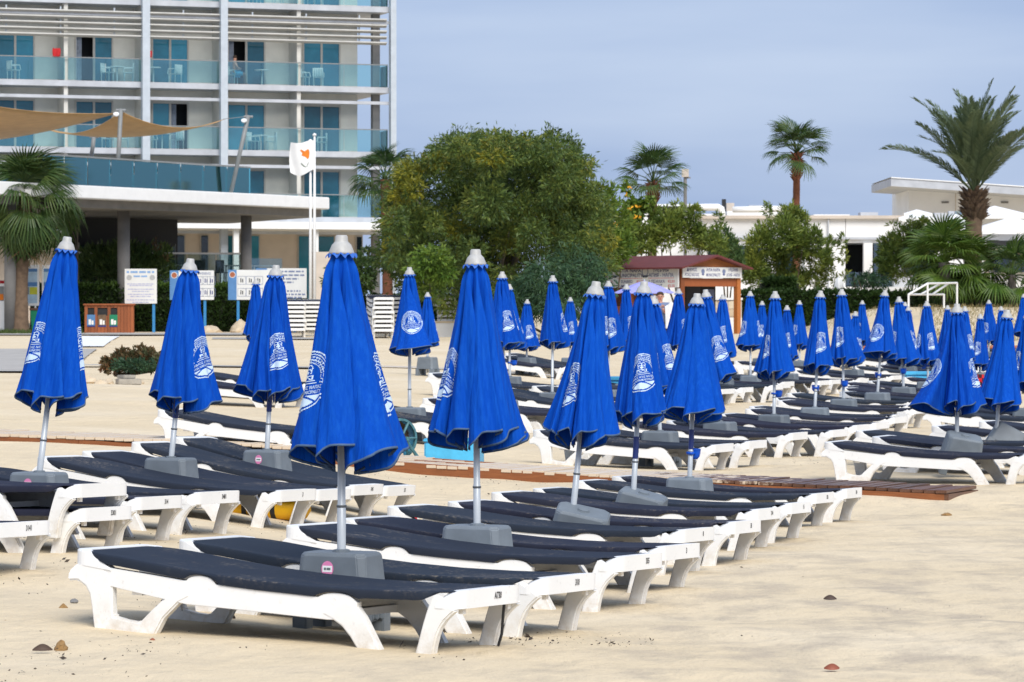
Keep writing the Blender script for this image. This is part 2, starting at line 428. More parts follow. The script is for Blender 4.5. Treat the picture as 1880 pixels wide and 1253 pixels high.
    P['cross2'] = MB().box(.37, .43, -HW+.046, HW-.046, .125, .16).mesh('cross_bar', PLAST)
    P['peg'] = MB().box(-.012, .012, -.014, .014, -.03, .01).mesh('stacking_peg', PLAST)
    return P
LM = lounger_meshes()
def make_lounger(label, group, loc, rot, sx=.97, number=None, detail=True, state=None):
    t = thing('sun_lounger', label, 'sun lounger', loc, rot, group)
    t.scale = (sx, 1, 1)
    for k, nm in (('rail','side_rail'), ('head','head_leg'), ('mid','middle_leg'), ('foot','foot_leg')):
        for q in 'nf': ob(nm, LM[k+q], t)
    ob('foot_rim', LM['footrim'], t); ob('head_rim', LM['headrim'], t); ob('sling', LM['sling'], t)
    ob('cross_bar', LM['cross1'], t); ob('cross_bar', LM['cross2'], t)
    if detail:
        ob('stacking_peg', LM['peg'], t, loc=(1.07, -.22, .21)); ob('stacking_peg', LM['peg'], t, loc=(1.07, .22, .21))
    if number:
        me = textmesh(number, .044, INK, 0, .001)
        o = ob('painted_number', me, t); o.location = (1.1075, .06, .252); o.rotation_euler = (R(90), 0, R(90)); o.scale = (.72, 1, 1)
    return t
ORD = ['first','second','third','fourth','fifth','sixth','seventh','eighth','ninth','tenth','eleventh','twelfth','thirteenth','fourteenth','fifteenth','sixteenth','seventeenth','eighteenth','nineteenth','twentieth']
occupied = []      # (n, u) centres in the lounger grid
def put_lounger(n, u, label, group, number=None, dz=0, drot=0, detail=True, sink=-.004, tilt=0):
    x, y = un(u, n); occupied.append((n, u))
    if dz == 0:
        a = zg(*un(u-.8, n)); b = zg(*un(u+.8, n)); tilt = math.atan2(a-b, 1.6) + tilt; z = (a+b)/2 - sink
    else: z = zg(x, y) - sink + dz
    return make_lounger(label, group, (x, y, z), (R(-1.3) if y < 33 else 0, tilt, LROT + drot), number=number, detail=detail)

# front row: centre px and distance of each sunbed
rowA_c = [(535, 12.95), (700, 13.83), (862, 15.45), (949, 16.33), (1005, 17.95), (1104, 18.83), (1163, 20.45), (1230, 21.33), (1290, 22.95), (1350, 23.83)]
rowA_no = ['A730', '310', '355', '3', '8', '33', '314', '15', '356', '354']
rowA_lb = ['nearest white sunbed in the foreground, navy sling sprinkled with pale sand',
  'second sunbed of the front row, just behind the nearest parasol',
  'third sunbed of the front row, sand dusted along its long navy side',
  'fourth sunbed of the front row, behind the second parasol base',
  'fifth sunbed of the front row, between the second and third parasol bases',
  'sixth sunbed of the front row, behind the third, tilted grey parasol base',
  'seventh sunbed of the front row, between the third and fourth parasol bases',
  'eighth sunbed of the front row, behind the fourth tilted grey base',
  'ninth sunbed of the front row, last but one before the boardwalk',
  'farthest sunbed of the front row, right beside the wooden boardwalk']
def nu(px, d):
    d *= K; p = Vector((X(px, d), d, 0)); return p.dot(NN), p.dot(U)
rowA = [nu(*c) for c in rowA_c]
for i in range(10):
    put_lounger(*rowA[i], rowA_lb[i], 'front row of sunbeds', rowA_no[i], drot=R([-2.5, -2, -1.5, -.5, .5, 1.5, 2.5, 3, 4, 5][i] + rnd.uniform(-.5, .5)))
# left row
rowB = [(-240, 16.0, '3141', 'sunbed cut by the left picture edge, number on its white foot rim', 0),
        (-66, 17.3, '3301', 'lower of two stacked sunbeds at the far left, black number on its foot', 0),
        (-76, 17.25, None, 'upper of two stacked sunbeds at the far left, without any number', .135),
        (42, 18.35, '314', 'left row sunbed in front of the leftmost parasol base', 0),
        (160, 19.2, '3481', 'left row sunbed right behind the leftmost parasol base', 0),
        (316, 20.5, '3', 'left row sunbed in front of the base with the labelled pole', 0),
        (388, 21.3, '8', 'left row sunbed behind the base with the labelled pole', 0),
        (462, 22.8, '345', 'last but one sunbed of the left row, behind the largest parasol', 0),
        (530, 23.7, '35', 'farthest sunbed of the left row, its foot beside scattered litter', 0)]
rowBn = [nu(r[0], r[1]) for r in rowB]
for r, c in zip(rowB, rowBn):
    put_lounger(*c, r[3], 'left row of sunbeds', r[2], dz=r[4], drot=R(rnd.uniform(-.8, .8)))

# ------------------------------------------------------------ closed parasols
def canopy_surface(seed, flare, slim=1):
    rg = random.Random(seed)
    P = dict(k=[rg.uniform(.3, 1.0) for _ in range(8)], e=[rg.uniform(-.12, .22) for _ in range(8)], sk=[rg.uniform(.5, 1.3) for _ in range(8)],
             ph=[rg.uniform(0, 6.28) for _ in range(8)], o=[rg.uniform(.08, .42) for _ in range(8)], tw=rg.uniform(-.1, .35))
    for i, v in flare.items(): P['e'][i] = v
    drift = (rg.uniform(-.03, .03), rg.uniform(-.03, .03))
    HS = [-.5, -.42, -.33, -.2, 0, .17, .25, .30, .38, .5]; HV = [0, .45, .74, .90, .97, 1.0, 1.0, .86, .45, 0]
    def S(i, s, t):
        """flaps lie flat round the pole, each overlapping the next, with a crease at the free edge"""
        e = P['e'][i]; p = P['ph'][i]; o = P['o'][i]
        ro = .047 + (.026*sm(0, .10, t) + (.172*t + .045*t*t)*slim) * (1 + e*t*1.15)
        ri = .030 + .035*t
        pl = sm(.04, .42, t)
        h = (1-pl)*(.70 + .30*math.cos(2*math.pi*s)) + pl*float(np.interp(s, HS, HV))
        fl = float(np.interp(s, HS, [0, .06, .16, .36, .70, 1.0 + .55*o, 1.08 + o, 1.09 + o, 1.05 + .3*o, 1.0]))
        f = i + (1-pl)*(s + .5) + pl*fl
        env = max(0, math.cos(math.pi*s))
        f += .10*math.sin(4.5*t + p)*t*env
        r = ri + (ro-ri)*h
        r += (.021*math.sin(2*math.pi*1.6*s + p + 1.5*t) + .012*math.sin(2*math.pi*3.7*s + 2*p - 3*t))*t*env*(.4 + .6*t)
        ph = 2*math.pi/8*f + P['tw']*t
        ln = 1.05 - .135*float(np.interp(s, [-.5, -.1, .25, .5], [0, .75, 1, 0])) + .016*math.sin(p*3)
        z = -t*ln + .010*t**8*math.sin(13*s + p)
        return Vector((r*math.cos(ph) + drift[0]*t*t, r*math.sin(ph) + drift[1]*t*t, z))
    return S
def emblem_mask(a, b):
    """town crest: double ring, stone arch, fountain, leaf-shaped wave below"""
    r = math.hypot(a, b); th = math.degrees(math.atan2(b, a))
    if r > 1: return 0
    if r > .955: return 1
    if .875 < r < .905 and b > -.52: return 1
    if b > -.12 and .60 < r < .82:                              # arch of two stone courses
        if r > .80 or r < .62 or abs(r-.71) < .013: return 1
        stp = 9; off = 4.5 if r > .71 else 0
        return 1 if ((th+off) % stp) < 1.7 else 0
    if r < .58 and b > -.12:
        if -.12 < b < -.08 and abs(a) < .46: return 1
        if -.04 < b < 0 and abs(a) < .38: return 1
        if .03 < b < .17 and abs(a) < .30: return 1 if (abs(a) > .26 or b > .14 or abs(b-.08-.04*math.sin(a*22)) < .02) else 0
        if abs(a) < .035 and .17 < b < .5: return 1
        if .23 < b < .30 and abs(a) < .11: return 1
        for R0, c, y in ((.11, .11, .40), (.10, .10, .28)):
            if b > y-.07 and abs(math.hypot(abs(a)-c, b-y)-R0) < .017: return 1
        return 0
    if b < -.50 and r < .88:
        w = -.585 - .12*math.sin((a+.72)*3.1) 
        lower = -.66 + .16*math.cos((a+.1)*2.4) - .0
        d = abs(b - (-.70 + .20*math.sin((a+.75)*2.5)))
        return 0 if d < .035 else 1
    return 0
NE = 72
EM = [((i+.5)/NE*2-1, (j+.5)/NE*2-1) for i in range(NE) for j in range(NE)]
EM = [(a, b) for a, b in EM if emblem_mask(a, b)]
TXT = []
for body, y, w in (('ΔΗΜΟΣ ΑΓΙΑΣ ΝΑΠΑΣ', -.245, 1.42), ('AYIA NAPA MUNICIPALITY', -.40, 1.42)):
    me = textmesh(body, .15, PRINT, 0, .002); co = np.array([v.co[:] for v in me.vertices]); sc = w/(co[:,0].max()-co[:,0].min())
    TXT.append(([(c[0]*sc, c[1]*1.0 + y) for c in co], [tuple(p.vertices) for p in me.polygons])); bpy.data.meshes.remove(me)
def build_canopy(seed, flare, emb=((0, -.02), (3, .10), (5, -.12)), er=.150, slim=1):
    S = canopy_surface(seed, flare, slim); nsg = 30; nt_ = 28
    rows = []
    for j in range(nt_+1):
        t = j/nt_; rows.append([S(i, k/nsg-.5, t) for i in range(8) for k in range(nsg)])
    n = 8*nsg; V = [p for r in rows for p in r]
    Fc = [(j*n+k, (j+1)*n+k, (j+1)*n+(k+1) % n, j*n+(k+1) % n) for j in range(nt_) for k in range(n)]
    can = MB().add(V, Fc).mesh('canopy', CANVAS, True)
    # stitched hem
    hem = MB(); HV = []
    for i in range(8):
        for k in range(nsg):
            p = S(i, k/nsg-.5, 1.0); q = S(i, k/nsg-.5, .991); c = (p-q).normalized()
            rad = Vector((p.x, p.y, 0)).normalized()
            HV += [q + rad*.003, p + c*.003 + rad*.003, p + c*.003 - rad*.003, q - rad*.003]
    HF = [(k*4+a, k*4+(a+1) % 4, ((k+1) % n)*4+(a+1) % 4, ((k+1) % n)*4+a) for k in range(n) for a in range(4)]
    trim = hem.add(HV, HF).mesh('hem', TRIM, True)
    embs = []
    for lobe, s0 in emb:
        t0 = .66; tabs = []
        for j in range(41):
            t = t0 - .17 + .34*j/40
            ss = np.linspace(-.5, .5, 81); pts = [S(lobe, s, t) for s in ss]
            L = np.concatenate([[0], np.cumsum([math.hypot(pts[q+1].x-pts[q].x, pts[q+1].y-pts[q].y) for q in range(80)])])
            tabs.append((ss, L, float(np.interp(s0, ss, L))))
        def mp_(a, b):
            t = t0 - b*er/.97; j = int(round((t-t0+.17)/.34*40)); ss, L, L0 = tabs[max(0, min(40, j))]
            tgt = L0 + a*er
            if tgt < L[1] or tgt > L[-2]: return None
            s = float(np.interp(tgt, L, ss))
            p = S(lobe, s, t); ds = S(lobe, s+.004, t)-S(lobe, s-.004, t); dt = S(lobe, s, t+.004)-S(lobe, s, t-.004)
            nrm = dt.cross(ds).normalized()
            return p + nrm*.0022
        m = MB(); h = 1.02/NE; cache = {}
        def pt(a, b):
            key = (round(a, 4), round(b, 4))
            if key not in cache:
                q = mp_(a, b)
                if q is None: cache[key] = None
                else: m.V.append(tuple(q)); cache[key] = len(m.V)-1
            return cache[key]
        for a, b in EM:
            q = [pt(a-h, b-h), pt(a-h, b+h), pt(a+h, b+h), pt(a+h, b-h)]
            if None not in q: m.F.append(tuple(q))
        for tv, tf in TXT:
            ids = []
            for a, b in tv:
                q = mp_(a, b)
                if q is None: ids.append(None)
                else: m.V.append(tuple(q)); ids.append(len(m.V)-1)
            for f in tf:
                q = [ids[k] for k in f]
                if None not in q: m.F.append(tuple(q))
        if m.F: embs.append(m.mesh('printed_crest', PRINT, True))
    return can, trim, embs
CANOPY = [build_canopy(11, {1: .1, 2: .30, 3: .22, 5: .05, 6: .1}, slim=.82, emb=((3, .0), (5, .05), (0, 0))), build_canopy(23, {3: .35}, slim=.70, emb=((3, .02), (5, .1))), build_canopy(37, {6: .4, 2: .3}, slim=.72, emb=((3, .12), (4, -.12), (0, 0))),
    build_canopy(58, {}, er=.14, slim=.58, emb=((1, 0), (6, .05))), build_canopy(64, {1: .5, 4: -.1}, slim=.76, emb=((3, .05), (6, -.1))), build_canopy(91, {2: 1.45, 1: .5}, slim=.80, emb=((2, .05), (5, .1)))]
m = MB().lathe([(.0, .052), (.024, .052), (.030, .046), (.032, .022), (.036, .016), (.048, .004), (.062, -.030), (.064, -.040), (.052, -.042)], 20, cap=False)
CAPME = m.mesh('cap', CAPM, True)
fr = []
m = MB(); 
for j, (rr, zz) in enumerate(((.050, -.034), (.064, -.040), (.074, -.052))):
    for k in range(40):
        th = 2*math.pi*k/40; w = 1 + (.07*math.sin(8*th+1) + .04*math.sin(13*th)) * j/2
        m.V.append((rr*w*math.cos(th), rr*w*math.sin(th), zz - .006*j*math.sin(11*th)))
m.F = [(j*40+k, (j+1)*40+k, (j+1)*40+(k+1) % 40, j*40+(k+1) % 40) for j in range(2) for k in range(40)]
FRILLME = m.mesh('vent_frill', FRILL, True)
def base_mesh():
    """moulded hollow tank: tapered body, raised collar, four feet with arched openings"""
    m = MB(); L, W, H = .20, .135, .33
    def ring(l, w, z, c):
        return [(l, w-c, z), (l-c, w, z), (-l+c, w, z), (-l, w-c, z), (-l, -w+c, z), (-l+c, -w, z), (l-c, -w, z), (l, -w+c, z)]
    lv = [(L, W, .13, .02), (L-.003, W-.002, .15, .03), (L-.020, W-.012, H-.014, .035), (L-.026, W-.018, H-.004, .035), (L-.034, W-.026, H, .035)]
    V = [p for l in lv for p in ring(*l)]
    Fc = [(j*8+k, j*8+(k+1) % 8, (j+1)*8+(k+1) % 8, (j+1)*8+k) for j in range(len(lv)-1) for k in range(8)]
    Fc += [tuple(range(8))[::-1], tuple(8*(len(lv)-1)+k for k in range(8))]
    m.add(V, Fc)
    for sx in (-1, 1):
        for sy in (-1, 1):
            x0, x1 = sorted((sx*(L+.002), sx*(L-.075))); y0, y1 = sorted((sy*(W+.002), sy*(W-.075)))
            m.box(x0, x1, y0, y1, -.02, .135)
        m.box(*sorted((sx*(L-.03), sx*(L-.045))), -W+.07, W-.07, .04, .135)
        for q in (-.05, 0, .05): m.box(*sorted((sx*(L+.004), sx*(L-.03))), q-.008, q+.008, .05, .135)
    m.lathe([(.045, H-.005), (.045, H+.008), (.026, H+.012)], 14)
    return m.mesh('base', BASEM, False, .005)
BASEME = base_mesh()
ASHME = MB().lathe([(.0, -.055), (.028, -.052), (.046, -.03), (.052, .0), (.054, .032), (.058, .036), (.050, .038), (.046, .0), (.0, -.02)], 16, (.075, 0), False).box(-.03, .05, -.028, .028, -.012, .012).mesh('ashtray', ASH, True)
COLLME = MB().lathe([(.0225, -.006), (.0255, -.004), (.0255, .004), (.0225, .006)], 14).mesh('collar', COLLAR, True)
GREYK = plain('grey_print', (.12, .16, .15), .6); BLUEK = plain('light_blue_print', (.08, .18, .50), .6)
STICK = [MB().lathe([(.033, 0), (.033, .001), (.0, .0015)], 20).mesh('sticker', PINK), MB().box(-.026, .026, -.013, .013, .0014, .0022).mesh('sticker_panel', WHITE), ]
STICKTXT = MB().box(-.018, -.006, -.005, .005, .0025, .003).box(-.003, .018, -.005, .005, .0025, .003).mesh('sticker_print', GREYK)
LABTXT = MB().box(-.040, -.020, -.0236, -.0226, -.008, .008).box(-.014, .006, -.0236, -.0226, -.008, .008).box(.012, .034, -.0236, -.0226, -.008, .008).mesh('label_print', BLUEK)
BOLTME = MB().lathe([(.006, 0), (.006, .003), (.0, .004)], 8).mesh('bolt', WHITE)
POLES = {}
def parasol(label, group, pos, top_z, lean_to, variant, rotz, scale=1, ash=None, sticker=False, lab=False, base_rot=None, base_tilt=(0, 0), sunk=0, collar=.25):
    """pos: foot of the base; top_z: height of the cap; lean_to: (dx, dy) of the cap from the pole foot"""
    x, y = pos; z0 = zg(x, y) - sunk; t = thing('closed_parasol', label, 'parasol', (x, y, z0), (0, 0, 0), group)
    b = ob('base', BASEME, t, rot=(base_tilt[0], base_tilt[1], LROT if base_rot is None else base_rot)); b.scale = (1, 1, 1.17)
    foot = Vector((0, 0, .36)); top = Vector((lean_to[0], lean_to[1], top_z - z0)); ax = top-foot; ln = ax.length
    q = ax.to_track_quat('Z', 'Y').to_matrix().to_4x4()
    def place(h, rz=0, sc=1): return Matrix.Translation(foot + ax.normalized()*h) @ q @ Matrix.Rotation(rz, 4, 'Z') @ Matrix.Scale(sc, 4)
    key = round(ln, 1)
    if key not in POLES:
        POLES[key] = MB().lathe([(.0215, -.28), (.0215, .26), (.0195, .262), (.0195, key-.04)], 14).mesh('pole', ALU, True)
    ob('pole', POLES[key], t, M=place(0) @ Matrix.Diagonal((1, 1, ln/key, 1)))
    ob('collar', COLLME, t, M=place(collar))
    can, trim, embs = CANOPY[variant]
    top_h = ln - .085
    wv = .90 + .2*((x*7.31 + y*3.77) % 1); cn = ob('canopy', can, t, M=place(top_h, rotz, scale) @ Matrix.Diagonal((wv, 1.98-wv, 1, 1)))
    ob('hem', trim, cn); [ob('printed_crest', e, cn) for e in embs]
    ob('cap', CAPME, t, M=place(ln-.052)); ob('vent_frill', FRILLME, t, M=place(ln-.052, rotz))
    if ash: ob('ashtray', ASHME, t, M=place(ash[0], ash[1]))
    if sticker:
        s = ob('sticker', STICK[0], b, loc=(-.01, -.1285, .265), rot=(R(90)-.07, 0, 0)); 
        ob('sticker_panel', STICK[1], b, loc=(-.01, -.1285, .265), rot=(R(90)-.07, 0, 0))
        o = ob('sticker_print', STICKTXT, b, loc=(-.01, -.1285, .265), rot=(R(90)-.07, 0, 0))
    if lab:
        o = ob('pole_label', MB().lathe([(.0225, -.085), (.0225, .085)], 14, cap=False).mesh('pole_label', LABEL, True), t, M=place(lab))
        o2 = ob('label_print', LABTXT, o); o2.rotation_euler = (0, R(-90), 0)
        for q_ in (-.07, .07): ob('bolt', BOLTME, o, loc=(0, -.0228, q_), rot=(R(90), 0, 0))
    return t

def P_(px, d): return (X(px, d*K), d*K)
# front row, bases between each pair of sunbeds
fronts = [ # base px, pair, top px, top py, variant, rot, scale, extras
  (627, 0, 627, 432, 0, .0, 1.03, dict(sticker=True), 'largest closed blue parasol standing over the nearest sunbeds'),
  (876, 1, 873, 458, 5, .40, 1.03, dict(), 'second parasol of the front row, one blue panel flaring out left'),
  (1052, 2, 1095, 517, 2, 1.6, 1.0, dict(base_tilt=(R(14), R(12)), base_rot=LROT+.35), 'third front row parasol, leaning right, crest split by a deep fold'),
  (1163, 3, 1183, 517, 1, .05, .98, dict(base_tilt=(R(8), R(14)), base_rot=LROT+.2, lab=.36), 'fourth front row parasol, white crest facing the camera at left'),
  (1266, 4, 1280, 539, 4, 1.94, .98, dict(ash=(.24, -.5), lab=.36), 'fifth and last front row parasol, blue ashtray on its pole')]
for px, pr, tx, ty, var, rz, sc, ex, lb in fronts:
    n = (rowA[2*pr][0]+rowA[2*pr+1][0])/2; u = u_from_px(n, px); x, y = un(u, n)
    parasol(lb, 'closed blue parasols', (x, y), Z(ty, y), (X(tx, y)-x, 0), var, rz, sc, **ex)
lefts = [(72, (3, 4), 124, 435, 3, -3.2, 1.08, dict(sticker=True), 'leftmost closed parasol, its blue canopy leaning right'),
         (314, (5, 6), 350, 475, 1, 1.0, 1.05, dict(lab=.42), 'second parasol from the left, dark label on its pole'),
         (490, (7, 8), 507, 487, 2, 2.7, 1.04, dict(sticker=True, lab=.44), 'third parasol from the left, just left of the largest one')]
for px, (i, j), tx, ty, var, rz, sc, ex, lb in lefts:
    n = (rowBn[i][0]+rowBn[j][0])/2; u = u_from_px(n, px); x, y = un(u, n)
    parasol(lb, 'closed blue parasols', (x, y), Z(ty, y), (X(tx, y)-x, 0), var, rz, sc, **ex)

# right-hand group
rightL = [(1712, 27.3, 'nearest right-hand sunbed beyond the boardwalk, side turned to the camera'),
          (1792, 28.5, 'right-hand sunbed just behind the tilted base with the parasol'),
          (1752, 29.9, 'right-hand sunbed with its head farthest left, third from the boardwalk'),
          (1885, 31.2, 'right-hand sunbed behind the base lying on its side'),
          (1965, 32.5, 'fifth right-hand sunbed from the boardwalk, cut by the picture edge')]
for px, d, lb in rightL: put_lounger(*nu(px, d), lb, 'right-hand sunbeds', drot=R(rnd.uniform(-1.5, 1.5)))
for px, n, tx, ty, var, rz, sc, ex, lb in [
    (1757, nu(1752, 27.9)[0], 1757, 558, 5, 1.2, 1.0, dict(ash=(.30, 0), base_tilt=(R(16), R(10)), base_rot=LROT+.5, sunk=-.06), 'big right-hand parasol over the dusty tilted base, ashtray on pole'),
    (1830, nu(1830, 30.3)[0], 1850, 569, 4, 1.7, 1.0, dict(ash=(.26, 0), base_tilt=(R(-18), R(28)), base_rot=LROT+.4, sunk=-.05), 'right-hand parasol behind the big one, base tipped over sideways')]:
    u = u_from_px(n, px); x, y = un(u, n); parasol(lb, 'closed blue parasols', (x, y), Z(ty, y), (X(tx, y)-x, 0), var, rz, sc, **ex)

# the field behind: base px, distance, cap px, cap py
field = [(1212, 29.6, 1199, 543, 1), (1322, 32.4, 1295, 532, 1), (1421, 34.6, 1423, 535, 1), (1496, 37.2, 1507, 534, 1), (1549, 40.2, 1545, 531, 1), (1611, 42.6, 1625, 533, 1),
    (1659, 44.8, 1650, 545, 1), (1704, 47.4, 1702, 553, 1), (1772, 50.5, 1772, 563, 0), (1799, 53, 1800, 577, 0), (1886, 37, 1886, 572, 0),
    (752, 33.5, 752, 491, 0), (925, 37.2, 922, 499, 1), (1014, 40.4, 1015, 506, 0), (1117, 42.8, 1117, 516, 0), (1150, 46, 1150, 522, 0), (1246, 47.2, 1246, 530, 0),
    (1327, 49.3, 1327, 541, 0), (1378, 51.2, 1377, 535, 0), (1447, 52.5, 1445, 561, 1), (1568, 55, 1570, 572, 1), (1508, 43.2, 1519, 562, 0),
    (470, 46, 470, 512, 0), (785, 54, 785, 537, 0), (936, 45.5, 935, 522, 1), (967, 57.5, 968, 550, 1), (1047, 60, 1047, 546, 0),
    (1398, 62, 1399, 553, 0), (1468, 60.5, 1468, 552, 0), (1583, 66, 1583, 552, 0), (1661, 63, 1662, 555, 0), (1667, 57.5, 1668, 563, 0), (1739, 59, 1740, 561, 0),
    (1815, 66, 1815, 551, 0), (1838, 60.5, 1838, 563, 0), (1879, 69, 1880, 540, 0)]
field = [f for f in field if f[:2] != (1508, 43.2)]
order = sorted(range(len(field)), key=lambda i: field[i][2])
rank = {i: k for k, i in enumerate(order)}
ORD2 = ORD + ['twenty-' + o for o in ORD[:9]] + ['thirtieth'] + ['thirty-' + o for o in ORD[:9]]
for i, (px, d, tx, ty, ash) in enumerate(field):
    x, y = P_(px, d); o = ORD2[rank[i]]
    where = 'mid-field' if d < 45 else 'far'
    sc = {1423: 1.0, 1886: .95, 1772: .95}.get(tx, rnd.uniform(.93, 1.03))
    if d > 52: sc = .96
    parasol('small closed blue parasol, cap %s from the left among those behind the boardwalk' % o, 'closed parasols behind the boardwalk', (x, y), Z(ty, y), (X(tx, y)-x, rnd.uniform(-.05, .05)),
            i % 6, rnd.uniform(0, 6.28), sc, ash=(.28 + rnd.uniform(-.03, .05), rnd.uniform(-1, .4)) if ash else None, base_rot=LROT+rnd.uniform(-.2, .2))
def free(n, u, rn=.66, ru=2.14):
    return all(abs(n-a) > rn or abs(u-b) > ru for a, b in occupied)
nfield = 0
for i, (px, d, tx, ty, ash) in sorted(enumerate(field), key=lambda q: q[1][1]):
    if px in (470, 785): continue
    x, y = P_(px, d); p = Vector((x, y, 0)); n, u = p.dot(NN), p.dot(U)
    o = ORD2[rank[i]]
    for sgn, side in ((-1, 'near'), (1, 'far')):
        if d > 58 and sgn > 0: continue
        for tr in range(14):
            uu = u + rnd.uniform(-.25, .35) + (tr//2)*.18*(-1)**tr; nn = n + sgn*(.52 + .03*(tr % 4))
            if free(nn, uu):
                put_lounger(nn, uu, 'sunbed on %s side of the %s small parasol from left behind the boardwalk' % (side, o), 'sunbeds behind the boardwalk', drot=R(rnd.uniform(-1.2, 1.2)), detail=d < 38)
                nfield += 1; break
# single sunbeds left of the field, and ones between the rows
for px, py, d, lb in [(470, 800, 28.6, 'lone sunbed beyond the boardwalk, partly hidden by the third parasol'), (428, 700, 39, 'lone sunbed on open sand at left, left of the third parasol'),
                      (474, 692, 41.2, 'sunbed just behind the lone one on open sand at left')]:
    x, y = P_(px, d); p = Vector((x, y, 0)); put_lounger(p.dot(NN), p.dot(U), lb, 'sunbeds behind the boardwalk')
print('field sunbeds', nfield)

# ------------------------------------------------------------ boardwalk
A0 = Vector((4.08, 31.6, 0)); Bd = Vector((-.902, .432, 0)).normalized()
bw = thing('boardwalk', 'low wooden boardwalk of short crosswise planks, half buried in sand', 'boardwalk', (A0.x, A0.y, -.03), (0, 0, math.atan2(Bd.y, Bd.x)))
pl = MB().box(-.054, .054, -.90, .02, .085, .117).mesh('plank', DECK, False, .004)
for k in range(118):
    s = .06 + k*.119; w = A0 + Bd*s; zz = zg(w.x, w.y)
    o = ob('plank', pl, bw, loc=(s, rnd.uniform(-.012, .012), zz + rnd.uniform(-.004, .004)), rot=(rnd.uniform(-.006, .006), rnd.uniform(-.02, .02), rnd.uniform(-.012, .012)))
for yy in (0.006, -.45, -.865):
    m = MB(); prev = None
    for s0, s1 in ((-.0, 3.2), (3.205, 6.4), (6.405, 9.6), (9.605, 13.7)):
        z0 = zg(*(A0+Bd*s0).xy); z1 = zg(*(A0+Bd*s1).xy)
        me = MB().add([(s0, yy-.03, z0-.06), (s1, yy-.03, z1-.06), (s1, yy+.012, z1-.06), (s0, yy+.012, z0-.06), (s0, yy-.03, z0+.083), (s1, yy-.03, z1+.083), (s1, yy+.012, z1+.083), (s0, yy+.012, z0+.083)],
             [(0,3,2,1),(4,5,6,7),(0,1,5,4),(1,2,6,5),(2,3,7,6),(3,0,4,7)])
        me.obj('side_beam', BEAM, bw)
MB().box(-.012, .03, -.88, .02, -.05, .084).obj('end_beam', DECK, bw, loc=(0, 0, zg(A0.x, A0.y)))
# ------------------------------------------------------------ background materials
CONC = plain('painted_concrete', (.46, .48, .515), .6, .16, 1.1)
CREAM = plain('cream_render', (.60, .585, .535), .75, .10, .9)
BEIGE = plain('beige_render', (.56, .49, .42), .8, .08, 1.2)
LOUV = plain('louvre_metal', (.43, .42, .39), .5, .10, 2)
STEELP = plain('pale_steel', (.47, .52, .57), .45, .08, 3)
GREYC = plain('grey_concrete', (.20, .195, .19), .8, .15, 2)
ALFR = plain('window_frame', (.42, .40, .37), .5, .08)
WALLW = plain('white_render', (.80, .80, .79), .8, .05, .7)
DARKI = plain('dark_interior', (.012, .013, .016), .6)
PANE = plain('blue_window_glass', (.025, .16, .24), .06, .35, .5, spec=.6, objvar=.35)
PANED = plain('dark_window_glass', (.010, .022, .035), .05, .3, .6, spec=.7)
CURT = plain('curtain', (.34, .38, .46), .85, .25, 9)
BGLASS = glassy('balcony_glass', (.74, .90, .905), .10, .04, (.7, .95, 1))
TGLASS = glassy('teal_glass', (.84, .96, .96), .27, .06, (.46, .88, .90))
CGLASS = glassy('clear_glass', (.75, .85, .85), .08, .04)
SAIL = plain('tan_sailcloth', (.50, .30, .125), .85, .10, 2)
RAILG = plain('grey_rail', (.22, .23, .23), .5)
CHAIRW = plain('white_chair', (.78, .80, .80), .4, .04)
RED = plain('red_cloth', (.45, .012, .015), .8)
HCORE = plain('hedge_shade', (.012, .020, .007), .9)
HLEAF = m_leaf('hedge_leaf', [(0.018, 0.039, 0.011), (0.033, 0.068, 0.015), (0.063, 0.112, 0.024)], .5, 1.2)
HTOP = m_leaf('hedge_lit_top_leaf', [(.05, .10, .015), (.08, .14, .02)], .5, 1.2)  # brighter leaf colour imitates light falling on the hedge top
TLEAF = m_leaf('wattle_leaf', [(.030, .058, .016), (.060, .105, .026), (.095, .145, .030), (.15, .185, .032), (.25, .24, .03)], .5, .42)
GLEAF = m_leaf('golden_leaf', [(.12, .15, .025), (.21, .21, .02), (.30, .26, .02)], .5, .8)
BLEAF = m_leaf('bluegreen_leaf', [(0.025, 0.059, 0.034), (0.049, 0.105, 0.049), (0.084, 0.154, 0.056)], .5, .8)
YLEAF = m_leaf('bright_leaf', [(0.052, 0.117, 0.016), (0.117, 0.195, 0.026), (0.221, 0.273, 0.039)], .5, .8)
SLEAF = m_leaf('shrub_leaf', [(0.072, 0.123, 0.026), (0.160, 0.217, 0.038), (0.290, 0.304, 0.051)], .5, .7)
DLEAF = m_leaf('dark_shrub_leaf', [(0.038, 0.075, 0.024), (0.075, 0.135, 0.038), (0.150, 0.203, 0.053)], .5, .9)
RLEAF = m_leaf('reddish_leaf', [(.05, .085, .035), (.12, .09, .04), (.24, .10, .04)], .7, 2.5)
PLEAF = m_leaf('palm_leaf', [(0.025, 0.060, 0.018), (0.055, 0.101, 0.025), (0.111, 0.151, 0.040)], .4, .6)
PLEAF2 = m_leaf('yellowgreen_palm_leaf', [(.040, .090, .014), (.085, .15, .022), (.16, .21, .04)], .4, .7)  # brighter, yellower green for the dwarf palms
DPLEAF = m_leaf('date_palm_leaf', [(0.077, 0.116, 0.065), (0.132, 0.178, 0.090), (0.201, 0.240, 0.116)], .4, .5)
STRAW = m_leaf('dead_leaf', [(.30, .19, .09), (.42, .29, .15)], .7, 2)
BARK = plain('palm_bark', (.145, .095, .06), .9, .35, 5, .8)
BARKG = plain('grey_bark', (.13, .115, .10), .9, .3, 6, .8)
BARKR = plain('red_bark', (.17, .062, .03), .9, .35, 6, .8)
TWIG = plain('twig', (.10, .075, .05), .9, .3, 10)
FLOW = plain('yellow_flower', (.75, .36, .01), .6, .1)
